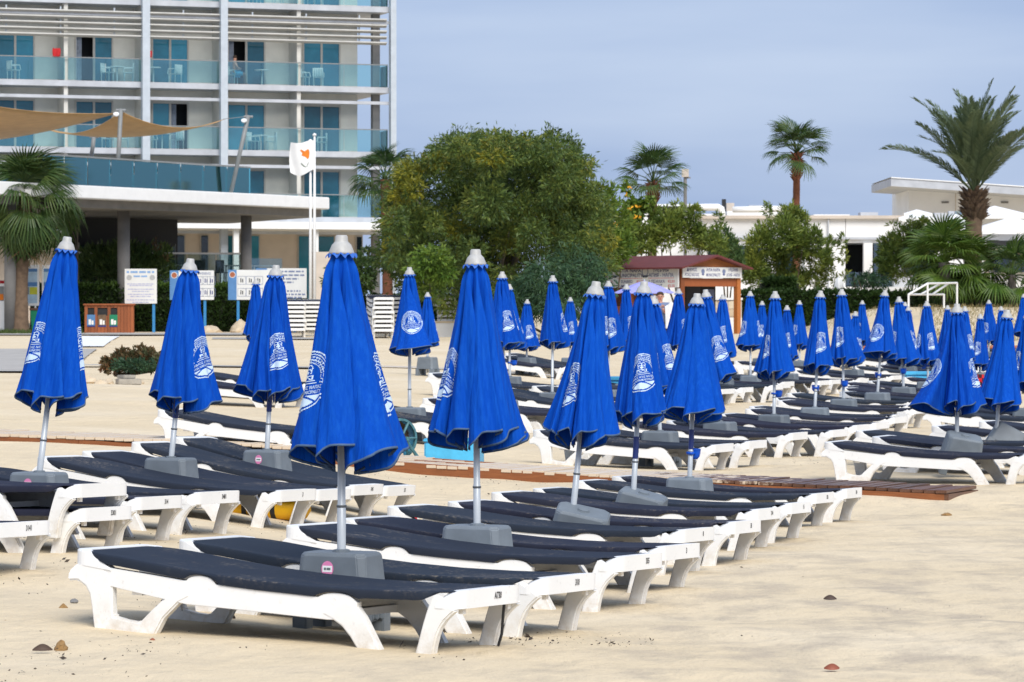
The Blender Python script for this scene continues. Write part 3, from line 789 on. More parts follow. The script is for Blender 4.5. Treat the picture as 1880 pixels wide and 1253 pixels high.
ROCK = plain('pale_rock', (.58, .47, .33), .9, .18, 5, .8)
STONE = plain('tan_stone', (.32, .19, .075), .9, .25, 25, .6)
WOODR = m_wood('red_wood', (.21, .055, .016), (.33, .10, .03), (12, 12, 1.2), .6)
WOODO = m_wood('orange_wood', (.30, .095, .022), (.44, .155, .04), (1.2, 12, 12), .6)
ROOFR = plain('maroon_roof', (.135, .030, .030), .75, .15, 3)
SIGNW = plain('sign_white', (.72, .73, .72), .5, .05, 2)
SIGNB = plain('sign_blue', (.085, .22, .46), .5, .12, 3)
POSTB = plain('blue_post', (.030, .22, .50), .5, .15, 6)
NAVYT = plain('navy_lettering', (.022, .035, .19), .6)
GREYT = plain('grey_lettering', (.18, .22, .36), .6)
REDT = plain('red_lettering', (.62, .05, .07), .6)
ORAN = plain('orange_print', (.75, .20, .01), .7)
OLIV = plain('olive_print', (.16, .20, .16), .7)
CYAN = plain('light_blue_paint', (.07, .42, .68), .45, .18, 6)
TEALM = plain('rusty_teal_steel', (.06, .17, .20), .6, .4, 18)
YELL = plain('yellow_float', (.78, .42, .004), .45, .1)
GREENB = plain('green_bin', (.004, .20, .10), .5, .15, 4)
PATHM = plain('concrete_path', (.40, .375, .34), .9, .12, 1.5, .2, kind='Object')
PATHW = plain('white_concrete', (.80, .80, .78), .85, .05, 1.0)
LILAC = plain('faded_lilac_canvas', (.33, .33, .72), .8, .12, 4)
SKIN = plain('skin', (.50, .25, .17), .5, .1, 20)
SHIRT = plain('grey_blue_shirt', (.155, .20, .32), .85, .15, 14)
SHORT = plain('charcoal_shorts', (.05, .055, .07), .85, .1)
HAIR = plain('brown_hair', (.05, .03, .02), .7)
GRASS = m_leaf('dry_grass', [(.14, .14, .05), (.30, .24, .11), (.42, .34, .19)], .8, 1.5)
GRASSG = m_leaf('green_grass', [(.05, .09, .02), (.11, .14, .04)], .8, 1.5)

# ------------------------------------------------------------ hotel
HA = at(715, 575, 125); HB = at(0, 575, 120.3)
hx = Vector((HA.x-HB.x, HA.y-HB.y, 0)).normalized(); hyv = Vector((-hx.y, hx.x, 0))
HGZ = 1.1
def fx(px):
    """local x on the facade for a photo column"""
    r = (px-CX)/F; t = (HA.x - r*HA.y)/(r*hx.y - hx.x); return t
def fz(py): return Z(py, HA.y) - HGZ
hotel = thing('hotel', 'tall white hotel block with blue glass balconies and louvred top storey', 'building', (HA.x, HA.y, HGZ), (0, 0, math.atan2(hx.y, hx.x)))
bays = [fx(p) for p in (-455, -310, -165, -20, 122, 265, 408, 550, 712)]
doors = [(-432, -361), (-287, -216), (-142, -71), (3, 76), (150, 221), (292, 361), (432, 503), (572, 642)]
floors = [(400, 'lower'), (280, 'middle'), (161, 'upper'), (13, 'top')]
FZ = [fz(p) for p, _ in floors]
xl, xr = bays[0], bays[-1]
for k, z0 in enumerate(FZ):
    zt = (FZ[k+1] if k+1 < len(FZ) else z0+3.2) - .26
    MB().box(xl, xr+.1, 0, 7, z0-.26, z0).obj('floor_slab', CONC, hotel)
    MB().box(xl, xr+.06, -.06, .10, z0-.80, z0-.66).obj('beam', CONC, hotel)
    w = MB(); edges = [xl]
    for a, b in doors: edges += [fx(a), fx(b)]
    edges.append(xr-1.0)
    for a, b in zip(edges[0::2], edges[1::2]): w.box(a, b, 1.55, 1.75, z0, zt)
    for a, b in doors: w.box(fx(a), fx(b), 1.55, 1.75, z0+2.2, zt)
    w.obj('rear_wall', CREAM, hotel)
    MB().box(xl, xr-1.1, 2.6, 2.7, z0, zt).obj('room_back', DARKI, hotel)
    for i in range(len(bays)-1):
        a, b = bays[i]+.06, bays[i+1]-.06; n = 2 if b-a > 2.5 else 1
        for q in range(n):
            MB().box(a+(b-a)*q/n+.01, a+(b-a)*(q+1)/n-.01, -.02, 0.0-.002, z0+.02, z0+1.0).obj('glass_panel', BGLASS, hotel)
        MB().box(a-.05, b+.05, -.045, .015, z0+1.0, z0+1.045).obj('handrail', RAILG, hotel)
        if i: MB().box(bays[i]-.09, bays[i]+.09, .12, 1.549, z0+.002, zt-.002).obj('partition', CREAM, hotel)
    MB().box(xr-.01, xr+.01, .05, 1.5, z0+.02, z0+1.0).obj('glass_panel', TGLASS, hotel)
    for j, (a, b) in enumerate(doors):
        x0, x1 = fx(a), fx(b); xm = (x0+x1)/2
        d = ob('balcony_door', None, hotel)
        f = MB(); e = .07
        f.box(x0, x1, 1.50, 1.60, z0+2.12, z0+2.2).box(x0, x0+e, 1.50, 1.60, z0+.002, z0+2.12).box(x1-e, x1, 1.50, 1.60, z0+.002, z0+2.12).box(xm-.05, xm+.05, 1.51, 1.59, z0+.002, z0+2.12)
        f.obj('frame', ALFR, d)
        op = {(2, 4): 0, (2, 6): 0, (1, 5): 1}.get((k, j))
        for s, (p, q) in enumerate(((x0+e, xm-.05), (xm+.05, x1-e))):
            if op == s:
                c = MB(); nn = 14
                for m_ in range(nn+1):
                    u_ = p + (q-p)*.38*m_/nn; c.V += [(u_, 1.72+.03*math.sin(m_*1.9), z0+.02), (u_, 1.72+.03*math.sin(m_*1.9), z0+2.1)]
                c.F = [(2*m_, 2*m_+2, 2*m_+3, 2*m_+1) for m_ in range(nn)]
                c.obj('curtain', CURT, d)
            else: MB().box(p, q, 1.55, 1.565, z0+.04, z0+2.12).obj('pane', PANE, d)
# louvred screen above the upper balconies
for (a, b) in ((-455, 263), (267, 406), (410, 712)):
    x0, x1 = fx(a)+.1, fx(b)-.1
    for q in range(5):
        z0 = fz(82) + .02 + q*.265
        M = Matrix.Translation((0, -.12, z0)) @ Matrix.Rotation(R(-25), 4, 'X')
        MB().box(x0, x1, -.10, .10, -.03, .035, M).obj('louvre_slat', LOUV, hotel)
    n = max(1, round((x1-x0)/2.6))
    for q in range(1, n+1): MB().box(x0+(x1-x0)*(q-.5)/n-.03, x0+(x1-x0)*(q-.5)/n+.03, .0, .06, fz(84), fz(30)).obj('louvre_post', STEELP, hotel)
for p, wd_ in ((265, .17), (408, .16), (718, .13)):
    x = fx(p); MB().box(x-wd_, x+wd_, -.42, -.07, 0, 22).obj('column', STEELP, hotel)
MB().box(fx(703)-.18, fx(703)+.16, 1.0, 1.35, 0, 22).obj('column', GREYC, hotel)
MB().box(fx(-455), fx(700), 3, 8, 0, FZ[0]-.27).obj('ground_storey', BEIGE, hotel)
MB().box(fx(300), fx(703), -1.6, 3, fz(424), fz(411)).obj('eave', WHITE, hotel)
for p in (421, 566): MB().box(fx(p)-.12, fx(p)+.12, -1.3, -1.06, 0, fz(424)-.002).obj('eave_post', WHITE, hotel)
for a, b, mt in ((333, 366, PANED), (440, 468, PANE), (472, 505, PANE), (398, 410, PANED), (580, 612, PANE), (616, 645, PANE), (688, 697, PANED)):
    d = ob('window', None, hotel); x0, x1 = fx(a), fx(b); zt = fz(433)
    MB().box(x0-.06, x1+.06, 2.93, 2.998, 0, zt+.06).obj('frame', ALFR, d); MB().box(x0, x1, 2.90, 2.928, .05, zt).obj('pane', mt, d)
MB().box(fx(540), fx(585), -3.2, -3.0, 0, fz(466)).obj('garden_wall', BEIGE, hotel)

# balcony furniture
def chair_proto():
    m = {}
    c = MB().box(-.23, .23, -.22, .22, .42, .45).mesh('seat', CHAIRW)
    bk = MB()
    for q in range(5): bk.box(-.20+q*.1-.035, -.20+q*.1+.035, .19, .22, .47, .82)
    bk.box(-.24, .24, .185, .225, .80, .85); m['back'] = bk.mesh('backrest', CHAIRW)
    m['seat'] = c; m['leg'] = MB().tube([(0, 0, .44), (0, 0, 0)], .022, 6).mesh('leg', CHAIRW)
    m['arm'] = MB().tube([(0, .2, .66), (0, -.2, .66), (0, -.24, .45)], .022, 6).mesh('armrest', CHAIRW)
    return m
CH = chair_proto()
def balcony_chair(px, k, dy, rot, label):
    p = Vector((HA.x, HA.y, 0)) + hx*fx(px) + hyv*dy
    t = thing('balcony_chair', label, 'chair', (p.x, p.y, FZ[k]+HGZ), (0, 0, rot), 'white balcony chairs')
    ob('seat', CH['seat'], t); ob('backrest', CH['back'], t)
    for x in (-.2, .2):
        for y in (-.19, .19): ob('leg', CH['leg'], t, loc=(x, y, 0))
        ob('armrest', CH['arm'], t, loc=(x*1.15, 0, 0))
def balcony_table(px, k, dy, label):
    p = Vector((HA.x, HA.y, 0)) + hx*fx(px) + hyv*dy
    t = thing('balcony_table', label, 'table', (p.x, p.y, FZ[k]+HGZ), (0, 0, 0), 'white balcony tables')
    MB().lathe([(.34, .70), (.34, .73)], 16).obj('top', CHAIRW, t); MB().tube([(0, 0, .7), (0, 0, .03)], .03, 8).obj('stem', CHAIRW, t)
    MB().box(-.25, .25, -.03, .03, 0, .03).box(-.03, .03, -.25, .25, .031, .05).obj('foot', CHAIRW, t)
BN = ['leftmost', 'second', 'third', 'fourth', 'fifth']
for k, fl in ((2, 'upper'), (1, 'middle'), (0, 'lower'), (3, 'topmost')):
    pass
for k, px, dy, rot, lb in [
    (2, 30, .7, 2.2, 'white chair on the leftmost upper hotel balcony'), (2, 203, .7, 1.2, 'draped white chair left of the table, second upper balcony'), (2, 243, .8, -1.4, 'white chair right of the table, second upper balcony'),
    (2, 328, .7, -2.2, 'white chair on the third upper balcony, in front of blue doors'), (2, 432, .6, 1.3, 'white chair at the open dark door, fourth upper balcony'),
    (2, 566, .8, 1.2, 'left white chair on the rightmost upper balcony'), (2, 592, .7, 3.1, 'right white chair on the rightmost upper balcony'),
    (1, 204, .7, 1.3, 'left white chair on the second middle-floor balcony'), (1, 234, .8, -1.4, 'right white chair on the second middle-floor balcony'),
    (1, 284, .8, 1.3, 'left white chair on the third middle-floor balcony'), (1, 331, .6, -2.4, 'right white chair on the third middle-floor balcony, by the curtain'),
    (1, 471, .6, 1.2, 'left white chair on the fourth middle-floor balcony'), (1, 505, .7, -1.3, 'right white chair on the fourth middle-floor balcony'),
    (1, 598, .6, -1.6, 'white chair beside the flag, rightmost middle-floor balcony'),
    (3, 473, .5, 1.2, 'first white chair from the left on the topmost balcony'), (3, 515, .5, -1.2, 'second white chair from the left on the topmost balcony'),
    (3, 560, .5, 1.2, 'third white chair from the left on the topmost balcony'), (3, 590, .5, -1.4, 'fourth white chair from the left on the topmost balcony')]:
    balcony_chair(px, k, dy, rot, lb)
for k, px, lb in [(2, 223, 'white table between two chairs, second upper balcony'), (2, 290, 'white table on the third upper balcony'), (2, 490, 'white table on the fourth upper balcony, before the doors'),
                  (1, 306, 'white table on the third middle-floor balcony'), (1, 488, 'white table on the fourth middle-floor balcony')]:
    balcony_table(px, k, .9, lb)
def cloth_on(px, k, zoff, w, h, mat, name, label, cat):
    p = Vector((HA.x, HA.y, 0)) + hx*fx(px) + hyv*(-.09); m = MB(); nx = 8
    for q in range(nx+1):
        x = -w/2 + w*q/nx
        for r in range(5): m.V.append((x*(1+.1*math.sin(r)), -.03*math.sin(q*1.7+r)*r/4-.012, -h*r/4 + .02*math.sin(q*2.1)))
    m.F = [(q*5+r, q*5+r+1, (q+1)*5+r+1, (q+1)*5+r) for q in range(nx) for r in range(4)]
    o = m.obj(name, mat); md = o.modifiers.new('thickness', 'SOLIDIFY'); md.thickness = .012
    o.location = (p.x, p.y, FZ[k]+HGZ+zoff); o.rotation_euler = (0, 0, math.atan2(hx.y, hx.x)); tag(o, label, cat)
cloth_on(103, 2, 1.40, .34, .36, RED, 'beach_towel', 'red towel hung beside the partition on the upper left balcony', 'towel')
cloth_on(274, 2, 1.40, .20, .30, RED, 'swimming_costume', 'small red garment hanging beside the hotel column', 'clothing')

# ------------------------------------------------------------ restaurant pavilion with roof terrace
pav = thing('terrace_pavilion', 'low pavilion with white overhanging roof, dark glazing and concrete columns', 'building', at(330, 575, 106).xy.to_3d())
PV = Vector(pav.location)
def loc(px, d, z): p = at(px, 575, d); return Vector((p.x, p.y, z)) - PV
def prism(pts, z0, z1):
    n = len(pts); V = [(p[0], p[1], z0) for p in pts] + [(p[0], p[1], z1) for p in pts]
    a = sum(pts[i][0]*pts[(i+1) % n][1]-pts[(i+1) % n][0]*pts[i][1] for i in range(n))
    if a < 0: V = V[:n][::-1] + V[n:][::-1]
    return MB().add(V, [tuple(range(n))[::-1], tuple(range(n, 2*n))] + [(i, (i+1) % n, n+(i+1) % n, n+i) for i in range(n)])
rf = [loc(605, 110, 0), loc(-140, 93.8, 0), loc(-140, 114, 0), loc(420, 119, 0)]
prism(rf, 5.74, 6.22).obj('roof_slab', WHITE, pav, bevel=.03)
prism([loc(590, 110.4, 0), loc(-140, 94.6, 0), loc(-140, 114, 0), loc(420, 118.5, 0)], 5.44, 5.738).obj('soffit', GREYC, pav)
for px, d, r in ((227, 104, .24), (452, 109, .22), (20, 98, .24)):
    p = loc(px, d, 0); MB().lathe([(r, .9), (r, 5.44)], 20, (p.x, p.y)).obj('column', GREYC, pav, smooth=True)
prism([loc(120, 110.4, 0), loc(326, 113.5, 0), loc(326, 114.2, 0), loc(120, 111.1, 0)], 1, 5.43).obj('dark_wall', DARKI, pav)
for a, b, dd in ((145, 180, 110.3), (186, 212, 110.8), (247, 281, 111.6), (286, 322, 112.4)):
    d = ob('glazed_door', None, pav)
    prism([loc(a, dd, 0), loc(b, dd+.45, 0), loc(b, dd+.55, 0), loc(a, dd+.1, 0)], 1.5, 4.3).obj('pane', PANED, d)
    for q in (a, b): prism([loc(q-.9, dd-.05, 0), loc(q+.9, dd-.05, 0), loc(q+.9, dd+.3, 0), loc(q-.9, dd+.3, 0)], 1.4, 4.4).obj('frame', ALFR, d)
# roof terrace balustrade
n = 9
for q in range(n):
    a, b = 75 + (460-75)*q/n, 75 + (460-75)*(q+1)/n
    da, db = 99.0 + (108.2-99.0)*q/n, 99.0 + (108.2-99.0)*(q+1)/n
    prism([loc(a+.6, da, 0), loc(b-.6, db, 0), loc(b-.6, db+.02, 0), loc(a+.6, da+.02, 0)], 6.23, 7.30).obj('glass_panel', TGLASS, pav)
prism([loc(75, 99.0, 0), loc(460, 108.2, 0), loc(460, 108.3, 0), loc(75, 99.1, 0)], 7.302, 7.36).obj('handrail', RAILG, pav)
for q in range(5):
    a, b = 120 + 340*q/5, 120 + 340*(q+1)/5; da, db = 116 - 7.6*q/5, 116 - 7.6*(q+1)/5
    prism([loc(a+.6, da, 0), loc(b-.6, db, 0), loc(b-.6, db+.02, 0), loc(a+.6, da+.02, 0)], 6.23, 7.30).obj('glass_panel', TGLASS, pav)
prism([loc(120, 116, 0), loc(459, 108.42, 0), loc(459, 108.5, 0), loc(120, 116.1, 0)], 7.302, 7.35).obj('handrail', RAILG, pav)
# ground terrace: white plinth and glass rail
prism([loc(90, 107.4, 0), loc(330, 108.4, 0), loc(530, 110, 0), loc(530, 113, 0), loc(90, 112, 0)], .4, 2.75).obj('terrace_plinth', WALLW, pav)
prism([loc(128, 107.6, 0), loc(450, 109.6, 0), loc(450, 109.7, 0), loc(128, 107.7, 0)], 3.90, 3.97).obj('terrace_rail', WHITE, pav)
for q in range(6):
    a, b = 130 + 320*q/6, 130 + 320*(q+1)/6
    da, db = 107.6 + 2*q/6, 107.6 + 2*(q+1)/6
    prism([loc(a+.6, da, 0), loc(b-.6, db, 0), loc(b-.6, db+.02, 0), loc(a+.6, da+.02, 0)], 2.76, 3.9).obj('glass_panel', CGLASS, pav)
prism([loc(452, 109.6, 0), loc(518, 110.2, 0), loc(518, 110.22, 0), loc(452, 109.62, 0)], 2.76, 3.75).obj('glass_panel', CGLASS, pav)
for i, (px, d, lb) in enumerate([(325, 110.0, 'white framed terrace table, leftmost of three behind the signs'), (438, 111, 'white framed terrace table beside the right concrete column'), (484, 111.4, 'white framed terrace table right of the concrete column')]):
    p = at(px, 575, d); t = thing('terrace_table', lb, 'table', (p.x, p.y, 2.75), (0, 0, .3), 'terrace tables')
    MB().box(-.5, .5, -.35, .35, .70, .75).obj('top', WHITE, t)
    for x in (-.46, .46):
        for y in (-.3, .3): MB().box(x-.03, x+.03, y-.03, y+.03, 0, .699).obj('leg', WHITE, t)
for i, (px, d, rr, lb) in enumerate([(372, 110.5, .6, 'dark terrace chair, leftmost behind the glass rail'), (392, 110.8, -1, 'dark terrace chair, second from left behind the glass rail'), (417, 111, 2, 'dark reddish terrace chair left of the concrete column')]):
    p = at(px, 575, d); t = thing('terrace_chair', lb, 'chair', (p.x, p.y, 2.75), (-.0, 0, rr), 'dark terrace chairs')
    MB().box(-.24, .24, -.24, .24, .42, .46).obj('seat', DARKI, t); MB().box(-.24, .24, .21, .25, .461, .95).obj('backrest', DARKI, t)
    for x in (-.21, .21):
        for y in (-.21, .21): MB().box(x-.02, x+.02, y-.02, y+.02, 0, .419).obj('leg', DARKI, t)
fl_ = at(295, 350, 105.2); t = thing('floodlight', 'small black floodlight on the pavilion roof edge', 'floodlight', (fl_.x, fl_.y, 6.22), (0, 0, .5))
MB().box(-.02, .02, -.02, .02, 0, .12).obj('bracket', DARKI, t); MB().box(-.11, .11, -.06, .06, .12, .42).obj('housing', DARKI, t); MB().box(-.08, .08, -.068, -.061, .17, .37).obj('lens', CHAIRW, t)

# shade sails and masts
def sail(name, label, A, B, Cc, sag, mat, ndiv=14, inset=.12, D=None):
    m = MB(); idx = {}
    if D is None:
        cen = (A+B+Cc)/3
        for i in range(ndiv+1):
            for j in range(ndiv+1-i):
                u, v = i/ndiv, j/ndiv; w = 1-u-v
                p = A*w + B*u + Cc*v
                pull = (u*v + v*w + w*u)*1.0
                edge = 4*(u*v*(1-w)**0 * (1-3*w) if False else 0)
                p = p + (cen-p)*inset*pull*3 + Vector((0, 0, -sag*pull*3))
                idx[i, j] = len(m.V); m.V.append(tuple(p))
        for i in range(ndiv):
            for j in range(ndiv-i):
                m.F.append((idx[i,j], idx[i+1,j], idx[i,j+1]))
                if i+j < ndiv-1: m.F.append((idx[i+1,j], idx[i+1,j+1], idx[i,j+1]))
    o = m.obj(name, mat, smooth=True); md = o.modifiers.new('thickness', 'SOLIDIFY'); md.thickness = .02
    tag(o, label, 'shade sail', 'tan shade sails'); return o
sail('shade_sail', 'tan shade sail on the left, its tip ending at the tall mast', at(-130, 168, 96), at(214, 208, 103), at(-60, 262, 108), .30, SAIL)
sail('shade_sail', 'tan shade sail stretched between the two taller masts', at(84, 236, 108), at(222, 204, 103), at(412, 219, 106.5), .62, SAIL, inset=-.02)
for a, b, lb in ((at(222, 200, 103), at(214, 352, 103), 'tall upright sail mast between the two tan sails'), (at(456, 212, 107), at(424, 354, 107), 'slanting sail mast at the right end of the tan sail'), (at(173, 249, 108), at(160, 345, 108), 'shorter sail mast seen below the tan sails')):
    t = thing('sail_mast', lb, 'mast', b, (0, 0, 0), 'sail masts')
    MB().tube([Vector((0, 0, 0)), a-b], .085, 10).obj('tube', RAILG, t, smooth=True)
    MB().tube([(a-b)+Vector((-.18, 0, -.06)), (a-b)+Vector((.18, 0, -.06))], .05, 8).obj('bracket', RAILG, t)
    if lb[0] != 's' or 'slanting' in lb: MB().lathe([(.02, -.10), (.11, -.02), (.11, .03)], 12).obj('lamp', CHAIRW, t, loc=(a-b)+Vector((-.16, -.14, -.22)), rot=(.7, 0, 0))
MB().tube([at(410, 219, 106.5), at(452, 214.5, 107)], .012, 5).obj('guy_cable', RAILG, None)
tag(bpy.data.objects['guy_cable'], 'thin cable from the sail corner to the slanting mast', 'cable')

# flagpoles and flag
for px, yt, lb in ((570, 262, 'left and slightly shorter white flagpole of two'), (577.5, 251, 'right and taller white flagpole carrying the flag')):
    b = at(px, 575, 96); zb = zg(b.x, b.y); t = thing('flagpole', lb, 'flagpole', (b.x, b.y, zb), (0, 0, 0), 'white flagpoles')
    h = Z(yt, b.y) - zb
    MB().lathe([(.055, 0), (.050, h*.5), (.035, h)], 12).obj('pole', WHITE, t, smooth=True); MB().lathe([(.02, h), (.07, h+.03), (.07, h+.08), (.01, h+.12)], 12).obj('finial', WHITE, t, smooth=True)
fp = at(576, 260, 95.9); flag = thing('flag', 'white flag with orange island shape and olive branches, waving left', 'flag', fp)
def flag_pt(a, b):        # a 0..1 away from the pole, b 0..1 downward
    ln, ht = 1.02, .98; x = -ln*a*(.80 + .05*math.sin(3*b)); 
    z = -ht*b*(1-.06*a) - .10*a*b*2 + .04*math.sin(6*a+1) - .06*a*a*(1-b) - .18*(1-a)*b**3*.2 - .10*math.sin(a*3.1)*b
    return Vector((x, .10*math.sin(7*a + 2.2*b)*a, z))
m = MB()
for i in range(25):
    for j in range(17): m.V.append(tuple(flag_pt(i/24, j/16)))
m.F = [(i*17+j, i*17+j+1, (i+1)*17+j+1, (i+1)*17+j) for i in range(24) for j in range(16)]
m.obj('cloth', WHITE, flag, smooth=True)
def flagpoly(pts, mat, name):
    m = MB(); c = (sum(p[0] for p in pts)/len(pts), sum(p[1] for p in pts)/len(pts)); rings = 4
    for r in range(rings+1):
        for a, b in pts:
            q = flag_pt(c[0]+(a-c[0])*r/rings, c[1]+(b-c[1])*r/rings); m.V.append((q.x, q.y-.006, q.z))
    k = len(pts); m.F = [(r*k+i, r*k+(i+1) % k, (r+1)*k+(i+1) % k, (r+1)*k+i) for r in range(rings) for i in range(k)]
    m.obj(name, mat, flag)
flagpoly([(.20, .30), (.25, .27), (.38, .30), (.52, .21), (.57, .23), (.46, .34), (.50, .40), (.42, .44), (.33, .50), (.24, .60), (.19, .55), (.17, .42)], ORAN, 'island_print')
flagpoly([(.20, .68), (.24, .72), (.30, .80), (.31, .82), (.28, .82), (.22, .75)], OLIV, 'olive_branch_print')
flagpoly([(.50, .62), (.52, .66), (.42, .76), (.33, .82), (.31, .81), (.40, .73)], OLIV, 'olive_branch_print')
# ------------------------------------------------------------ vegetation tools
def leaf_mesh(name, P, size, mat, seed=0, aspect=3.2, droop=0, dirs=None, out=None):
    """many small leaf-shaped faces at points P (n,3)"""
    rg = np.random.RandomState(seed); n = len(P); P = np.asarray(P, float)
    d = rg.normal(size=(n, 3)) if dirs is None else np.asarray(dirs) + .55*rg.normal(size=(n, 3)); d[:, 2] -= droop
    d /= np.linalg.norm(d, axis=1)[:, None]
    o = rg.normal(size=(n, 3)); w = np.cross(d, o); w /= np.linalg.norm(w, axis=1)[:, None]
    L = (size*rg.uniform(.6, 1.4, n))[:, None]; W = L/aspect
    V = np.empty((n*4, 3), 'f'); V[0::4] = P; V[1::4] = P + d*L*.5 + w*W*.5; V[2::4] = P + d*L; V[3::4] = P + d*L*.5 - w*W*.5
    me = bpy.data.meshes.new(name); me.vertices.add(n*4); me.vertices.foreach_set('co', V.ravel())
    me.loops.add(n*4); me.loops.foreach_set('vertex_index', np.arange(n*4, dtype='i'))
    me.polygons.add(n); me.polygons.foreach_set('loop_start', np.arange(0, n*4, 4, dtype='i')); me.polygons.foreach_set('loop_total', np.full(n, 4, 'i'))
    me.update(calc_edges=True); me.validate(); me.materials.append(mat); return me
def clump_points(clumps, n, seed, shell=.55):
    """points in ellipsoidal clumps, denser towards the outside, in small sprays"""
    rg = np.random.RandomState(seed); vol = np.array([c[3]*c[4]*c[5] for c in clumps])**.7; pr = vol/vol.sum()
    k = rg.choice(len(clumps), n//6, p=pr); C_ = np.array(clumps)[k]
    v = rg.normal(size=(len(k), 3)); v /= np.linalg.norm(v, axis=1)[:, None]; r = rg.uniform(shell**3, 1, len(k))**(1/3.)
    r *= 1 + .10*rg.normal(size=len(k))
    base = C_[:, :3] + v*r[:, None]*C_[:, 3:6]
    P = np.repeat(base, 6, 0) + rg.normal(size=(len(k)*6, 3))*.10*np.repeat(C_[:, 3:6].mean(1), 6)[:, None]
    return P, np.repeat(v, 6, 0)
def blob_tree(name, label, cat, base, clumps, n, size, mat, seed, trunk=None, bark=None, group=None, extra=None, aspect=3.2, core=True, droop=.3, limbs=3, shell=.25):
    base = Vector(base); t = thing(name, label, cat, base, (0, 0, 0), group)
    cl = [(c[0]-base.x, c[1]-base.y, c[2]-base.z, c[3], c[4], c[5]) for c in clumps]
    q2 = random.Random(seed+99)
    for c in list(cl):
        if len(cl) > 90: break
        for _ in range(6):
            v3 = Vector((q2.gauss(0, 1), q2.gauss(0, 1), q2.gauss(.3, 1))).normalized(); k3 = q2.uniform(.18, .34); cl.append((c[0]+v3.x*c[3]*q2.uniform(.8, 1.15), c[1]+v3.y*c[4]*.9, c[2]+v3.z*c[5]*q2.uniform(.8, 1.15), c[3]*k3, c[4]*k3, c[5]*k3))
    P, dv_ = clump_points(cl, n, seed, shell)
    ob('crown', leaf_mesh('crown', P, size, mat, seed, aspect, droop, dv_), t)
    if extra:
        for k, (cl2, n2, s2, m2, nm) in enumerate(extra):
            P2, d2 = clump_points([(c[0]-base.x, c[1]-base.y, c[2]-base.z, c[3], c[4], c[5]) for c in cl2], n2, seed+k+5, .2)
            ob(nm, leaf_mesh(nm, P2, s2, m2, seed+k, aspect, droop, d2), t)
    rg = random.Random(seed); bark = bark or TWIG
    if trunk:
        MB().tube([(0, 0, -.2), (trunk[1]*.2, 0, trunk[2]*.5), (trunk[1], 0, trunk[2])], [trunk[0], trunk[0]*.85, trunk[0]*.7], 10).obj('trunk', bark, t, smooth=True)
        top = Vector((trunk[1], 0, trunk[2])); r0 = trunk[0]*.5
    else: top = Vector((0, 0, .1)); r0 = .05
    for c in rg.sample(cl, min(len(cl), limbs)):
        e = Vector(c[:3]); md = top.lerp(e, .5) + Vector((rg.uniform(-.2, .2), rg.uniform(-.2, .2), -.1))
        MB().tube([top, md, e, e + Vector((e.x*.05, 0, c[5]*.5))], [r0, r0*.6, r0*.3, r0*.1], 6).obj('limb', bark, t, smooth=True)
    return t
def pxclumps(spec, d, seed, depth=1.0):
    """clump spec in photo columns and rows at distance d -> world ellipsoids"""
    rg = random.Random(seed); out = []
    for px, py, rx, ry in spec:
        s = 5000/d; p = at(px, py, d + rg.uniform(-depth, depth)); out.append((p.x, p.y, p.z, rx/s, (rx+ry)/2/s, ry/s))
    return out
def fan_frond(seed, pet, Rr, mat, nseg=24, droop=.5, spread=150):
    """fan palm leaf: stalk along +x, pleated blade of many folded fingers"""
    rg = random.Random(seed); m = MB(); w0 = .03
    m.tube([(0, 0, 0), (pet*.5, 0, .04*pet), (pet, 0, -.02*pet)], [.030, .022, .014], 5)
    for k in range(nseg):
        a = R(-spread/2 + spread*k/(nseg-1)); ln = Rr*(.80 + .25*math.cos(a*.6))*rg.uniform(.9, 1.05)
        da = R(spread/nseg*1.05); zl = .10*Rr*math.cos(a)
        pts = []
        for q in range(5):
            f = q/4; wdt = ln*f*math.sin(da)*.5 if f < .55 else ln*.55*math.sin(da)*.5*(1-f)/.45 + .004
            dr = -droop*ln*max(0, f-.35)**2*1.6*(1 + rg.uniform(-.1, .5)) + (.04 if k % 2 else -.04)*ln*f*(1-f)
            c = Vector((pet + math.cos(a)*ln*f*(1-.12*f), math.sin(a)*ln*f*(1-.10*f), dr)); n = Vector((-math.sin(a), math.cos(a), 0))
            pts += [c - n*wdt + Vector((0, 0, -.2*wdt)), c + Vector((0, 0, .35*wdt)), c + n*wdt + Vector((0, 0, -.2*wdt))]
        Fc = []
        for q in range(4):
            b = q*3; Fc += [(b, b+1, b+4, b+3), (b+1, b+2, b+5, b+4)]
        m.add(pts, Fc)
    return m.mesh('frond', mat)
def feather_frond(seed, L, mat, nl=46, curve=.5, ll=.5):
    rg = random.Random(seed); m = MB(); P = []
    for q in range(12):
        f = q/11; P.append(Vector((L*f*(1-.10*curve*f), 0, L*(.10*f - curve*.55*f**2.4))))
    m.tube(P, [.030*(1-.85*q/11)+.004 for q in range(12)], 5)
    for k in range(nl):
        f = .16 + .84*k/(nl-1); i = min(10, int(f*11)); p = P[i].lerp(P[i+1], f*11-i); tg = (P[i+1]-P[i]).normalized(); nz = Vector((-tg.z, 0, tg.x))
        for s in (-1, 1):
            l = ll*math.sin(math.pi*(.12+.80*f))**.6*rg.uniform(.85, 1.1)
            d = (tg*.75 + Vector((0, s*.72, 0)) + nz*rg.uniform(.05, .42)).normalized(); w = nz.cross(d).normalized()*.026
            t_ = p + d*l + Vector((0, 0, -.14*l)); md = p + d*l*.55
            m.add([p, md+w, t_, md-w], [(0, 1, 2, 3)])
    return m.mesh('frond', mat)
